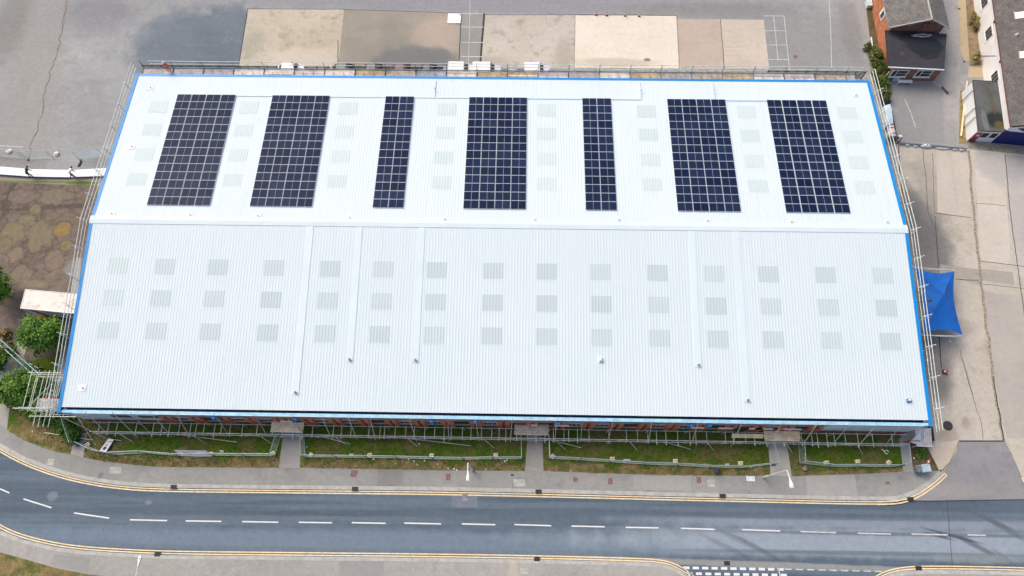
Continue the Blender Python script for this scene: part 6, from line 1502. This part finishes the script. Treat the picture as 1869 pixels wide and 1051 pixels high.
for (u0, v0, u1, v1) in ((1851, 22, 1890, 34), (1860, 93, 1900, 107)):
    a = at(u0, v0, 4.9); s1 = (B1 - Vector((a.x, a.y))).dot(dirv); e1 = (Vector((a.x, a.y)) - B1).dot(nx_)
    def zr(e): return OH + (PKO - OH) * (e + .25) / (WID / 2 + .25)
    m = MB(); m.add([O(s1 - .1, e1, zr(e1) + .05), O(s1 - .1, e1 + 2.6, zr(e1 + 2.6) + .05), O(s1 - 1.15, e1 + 2.6, zr(e1 + 2.6) + .05), O(s1 - 1.15, e1, zr(e1) + .05)], [(0, 1, 2, 3)]); 
    m.f = [f if True else f for f in m.f]; lo = m.build('rooflight', M['white'], t)
    MB().path([O(s1, e1 - .05, zr(e1) + .05), O(s1 - 1.25, e1 - .05, zr(e1) + .05)], .06).build('frame', M['tan_board'], lo)
p = at(1855, 64, 4.8); MB().cham((p.x, p.y, 4.95), (.5, .35, .3), .1, .4).build('roof_stone', M['kerb'], t)
# sign band: white board, blue swoosh and a red letter edge, seen at a slant
sb = obox(-.10, -.004, .3, WID - .3, 2.95, 4.05).build('sign_board', M['white'], t)
m = MB(); 
def sq(e, z): return O(-.115, e, z)
pts = [(.9, 3.75), (1.6, 3.85), (2.4, 3.7), (2.9, 3.4), (3.3, 3.75), (3.1, 3.2), (2.4, 3.1), (1.5, 3.35)]
m.add([sq(*q_) for q_ in pts], [tuple(range(len(pts)))]); m.build('blue_swoosh', flat('navy_sign_ink', (.01, .03, .14), .5), sb)
m = MB()
for e in (3.6, 4.1): m.add([sq(e, 3.1), sq(e + .28, 3.1), sq(e + .28, 3.9), sq(e, 3.9)], [(0, 1, 2, 3)])
m.add([sq(3.9, 3.1), sq(4.4, 3.1), sq(4.4, 3.22), sq(3.9, 3.22)], [(0, 1, 2, 3)]); m.build('red_letters', flat('red_sign_ink', (.65, .08, .14), .5), sb)

# annex: flat black roof, white walls
AH = 2.55
aq = P((1775, 147), (1821, 149), (1833, 241), (1785, 239), z=AH); ac = sum(aq, Vector((0, 0))) / 4
t = thing('flat_annex', 'white flat-roofed annex with a black ponded roof in front of the white office', 'annex', (ac.x, ac.y, 0))
wallp = [p + (ac - p).normalized() * .12 for p in aq]
m = MB(); m.prism(wallp, 0, AH - .1); m.build('wall', M['white'], t)
af = ground('annex_felt', (.085, .09, .088), (.115, .12, .115), fine=.15, big=.35, bump=.1, rough=.7, seed=2, org=(ac.x, ac.y), stains_shades=[(ac.x + .55, ac.y - 2.1, 1.3, 1.15, 0, .7, (.022, .025, .026), .95), (ac.x + .9, ac.y - 2.9, .7, .6, 0, .4, (.11, .09, .03), .8), (ac.x - .9, ac.y + 1.6, .8, 1.6, 0, .9, (.13, .135, .135), .6), (ac.x + .6, ac.y + .6, .3, 1.8, 0, .8, (.10, .085, .04), .6), (ac.x - .9, ac.y - 2.2, .35, 1.6, 0, .6, (.2, .21, .21), .6)])
m = MB(); m.prism(aq, AH - .098, AH + .06); m.build('flat_roof', af, t)
m = MB()
for k in range(4): a, b = aq[k], aq[(k + 1) % 4]; m.tube((a.x, a.y, AH + .05), (b.x, b.y, AH + .05), .055)
m.build('roof_edge', flat('dark_edge', (.06, .04, .04), .6), t)
for s in (.20, .55, .72):
    p = aq[0].lerp(aq[3], s) + Vector((-.1, 0)); MB().path([(p.x + .15, p.y, AH + .02), (p.x - .02, p.y, AH - .1), (p.x - .02, p.y, 0)], .05).build('downpipe', M['steel_dark'], t)
d3 = aq[3]; d2_ = aq[2]; ex = (d2_ - d3).normalized()
def AF(s, z, o=.02): p = wallp[3] + ex * s - Vector((-ex.y, ex.x)) * o; return (p.x, p.y, z)
for s in (1.45, 2.55):
    wo = MB().add([AF(s - .4, 1.0, .02), AF(s + .4, 1.0, .02), AF(s + .4, 2.0, .02), AF(s - .4, 2.0, .02)], [(0, 1, 2, 3)]).build('window', M['steel_dark'], t)
    MB().add([AF(s - .3, 1.1, .035), AF(s + .3, 1.1, .035), AF(s + .3, 1.9, .035), AF(s - .3, 1.9, .035)], [(0, 1, 2, 3)]).build('pane', M['glass'], wo)
crim = flat('crimson_door', (.45, .015, .07), .5)
do = MB().add([AF(.15, 0, .04), AF(.95, 0, .04), AF(.95, 2.05, .04), AF(.15, 2.05, .04)], [(0, 1, 2, 3)]).build('door', crim, t)
MB().add([AF(.4, 1.3, .05), AF(.75, 1.3, .05), AF(.75, 1.65, .05), AF(.4, 1.65, .05)], [(0, 1, 2, 3)]).build('door_notice', M['white'], do)
tag(MB().path([(at(1763, 150).x, at(1763, 150).y, .25), (at(1752, 250).x, at(1752, 250).y, .25)], .12, 4).build('path_edging', M['cream']), 'pale timber edging between the alley and the annex weeds', 'edging')
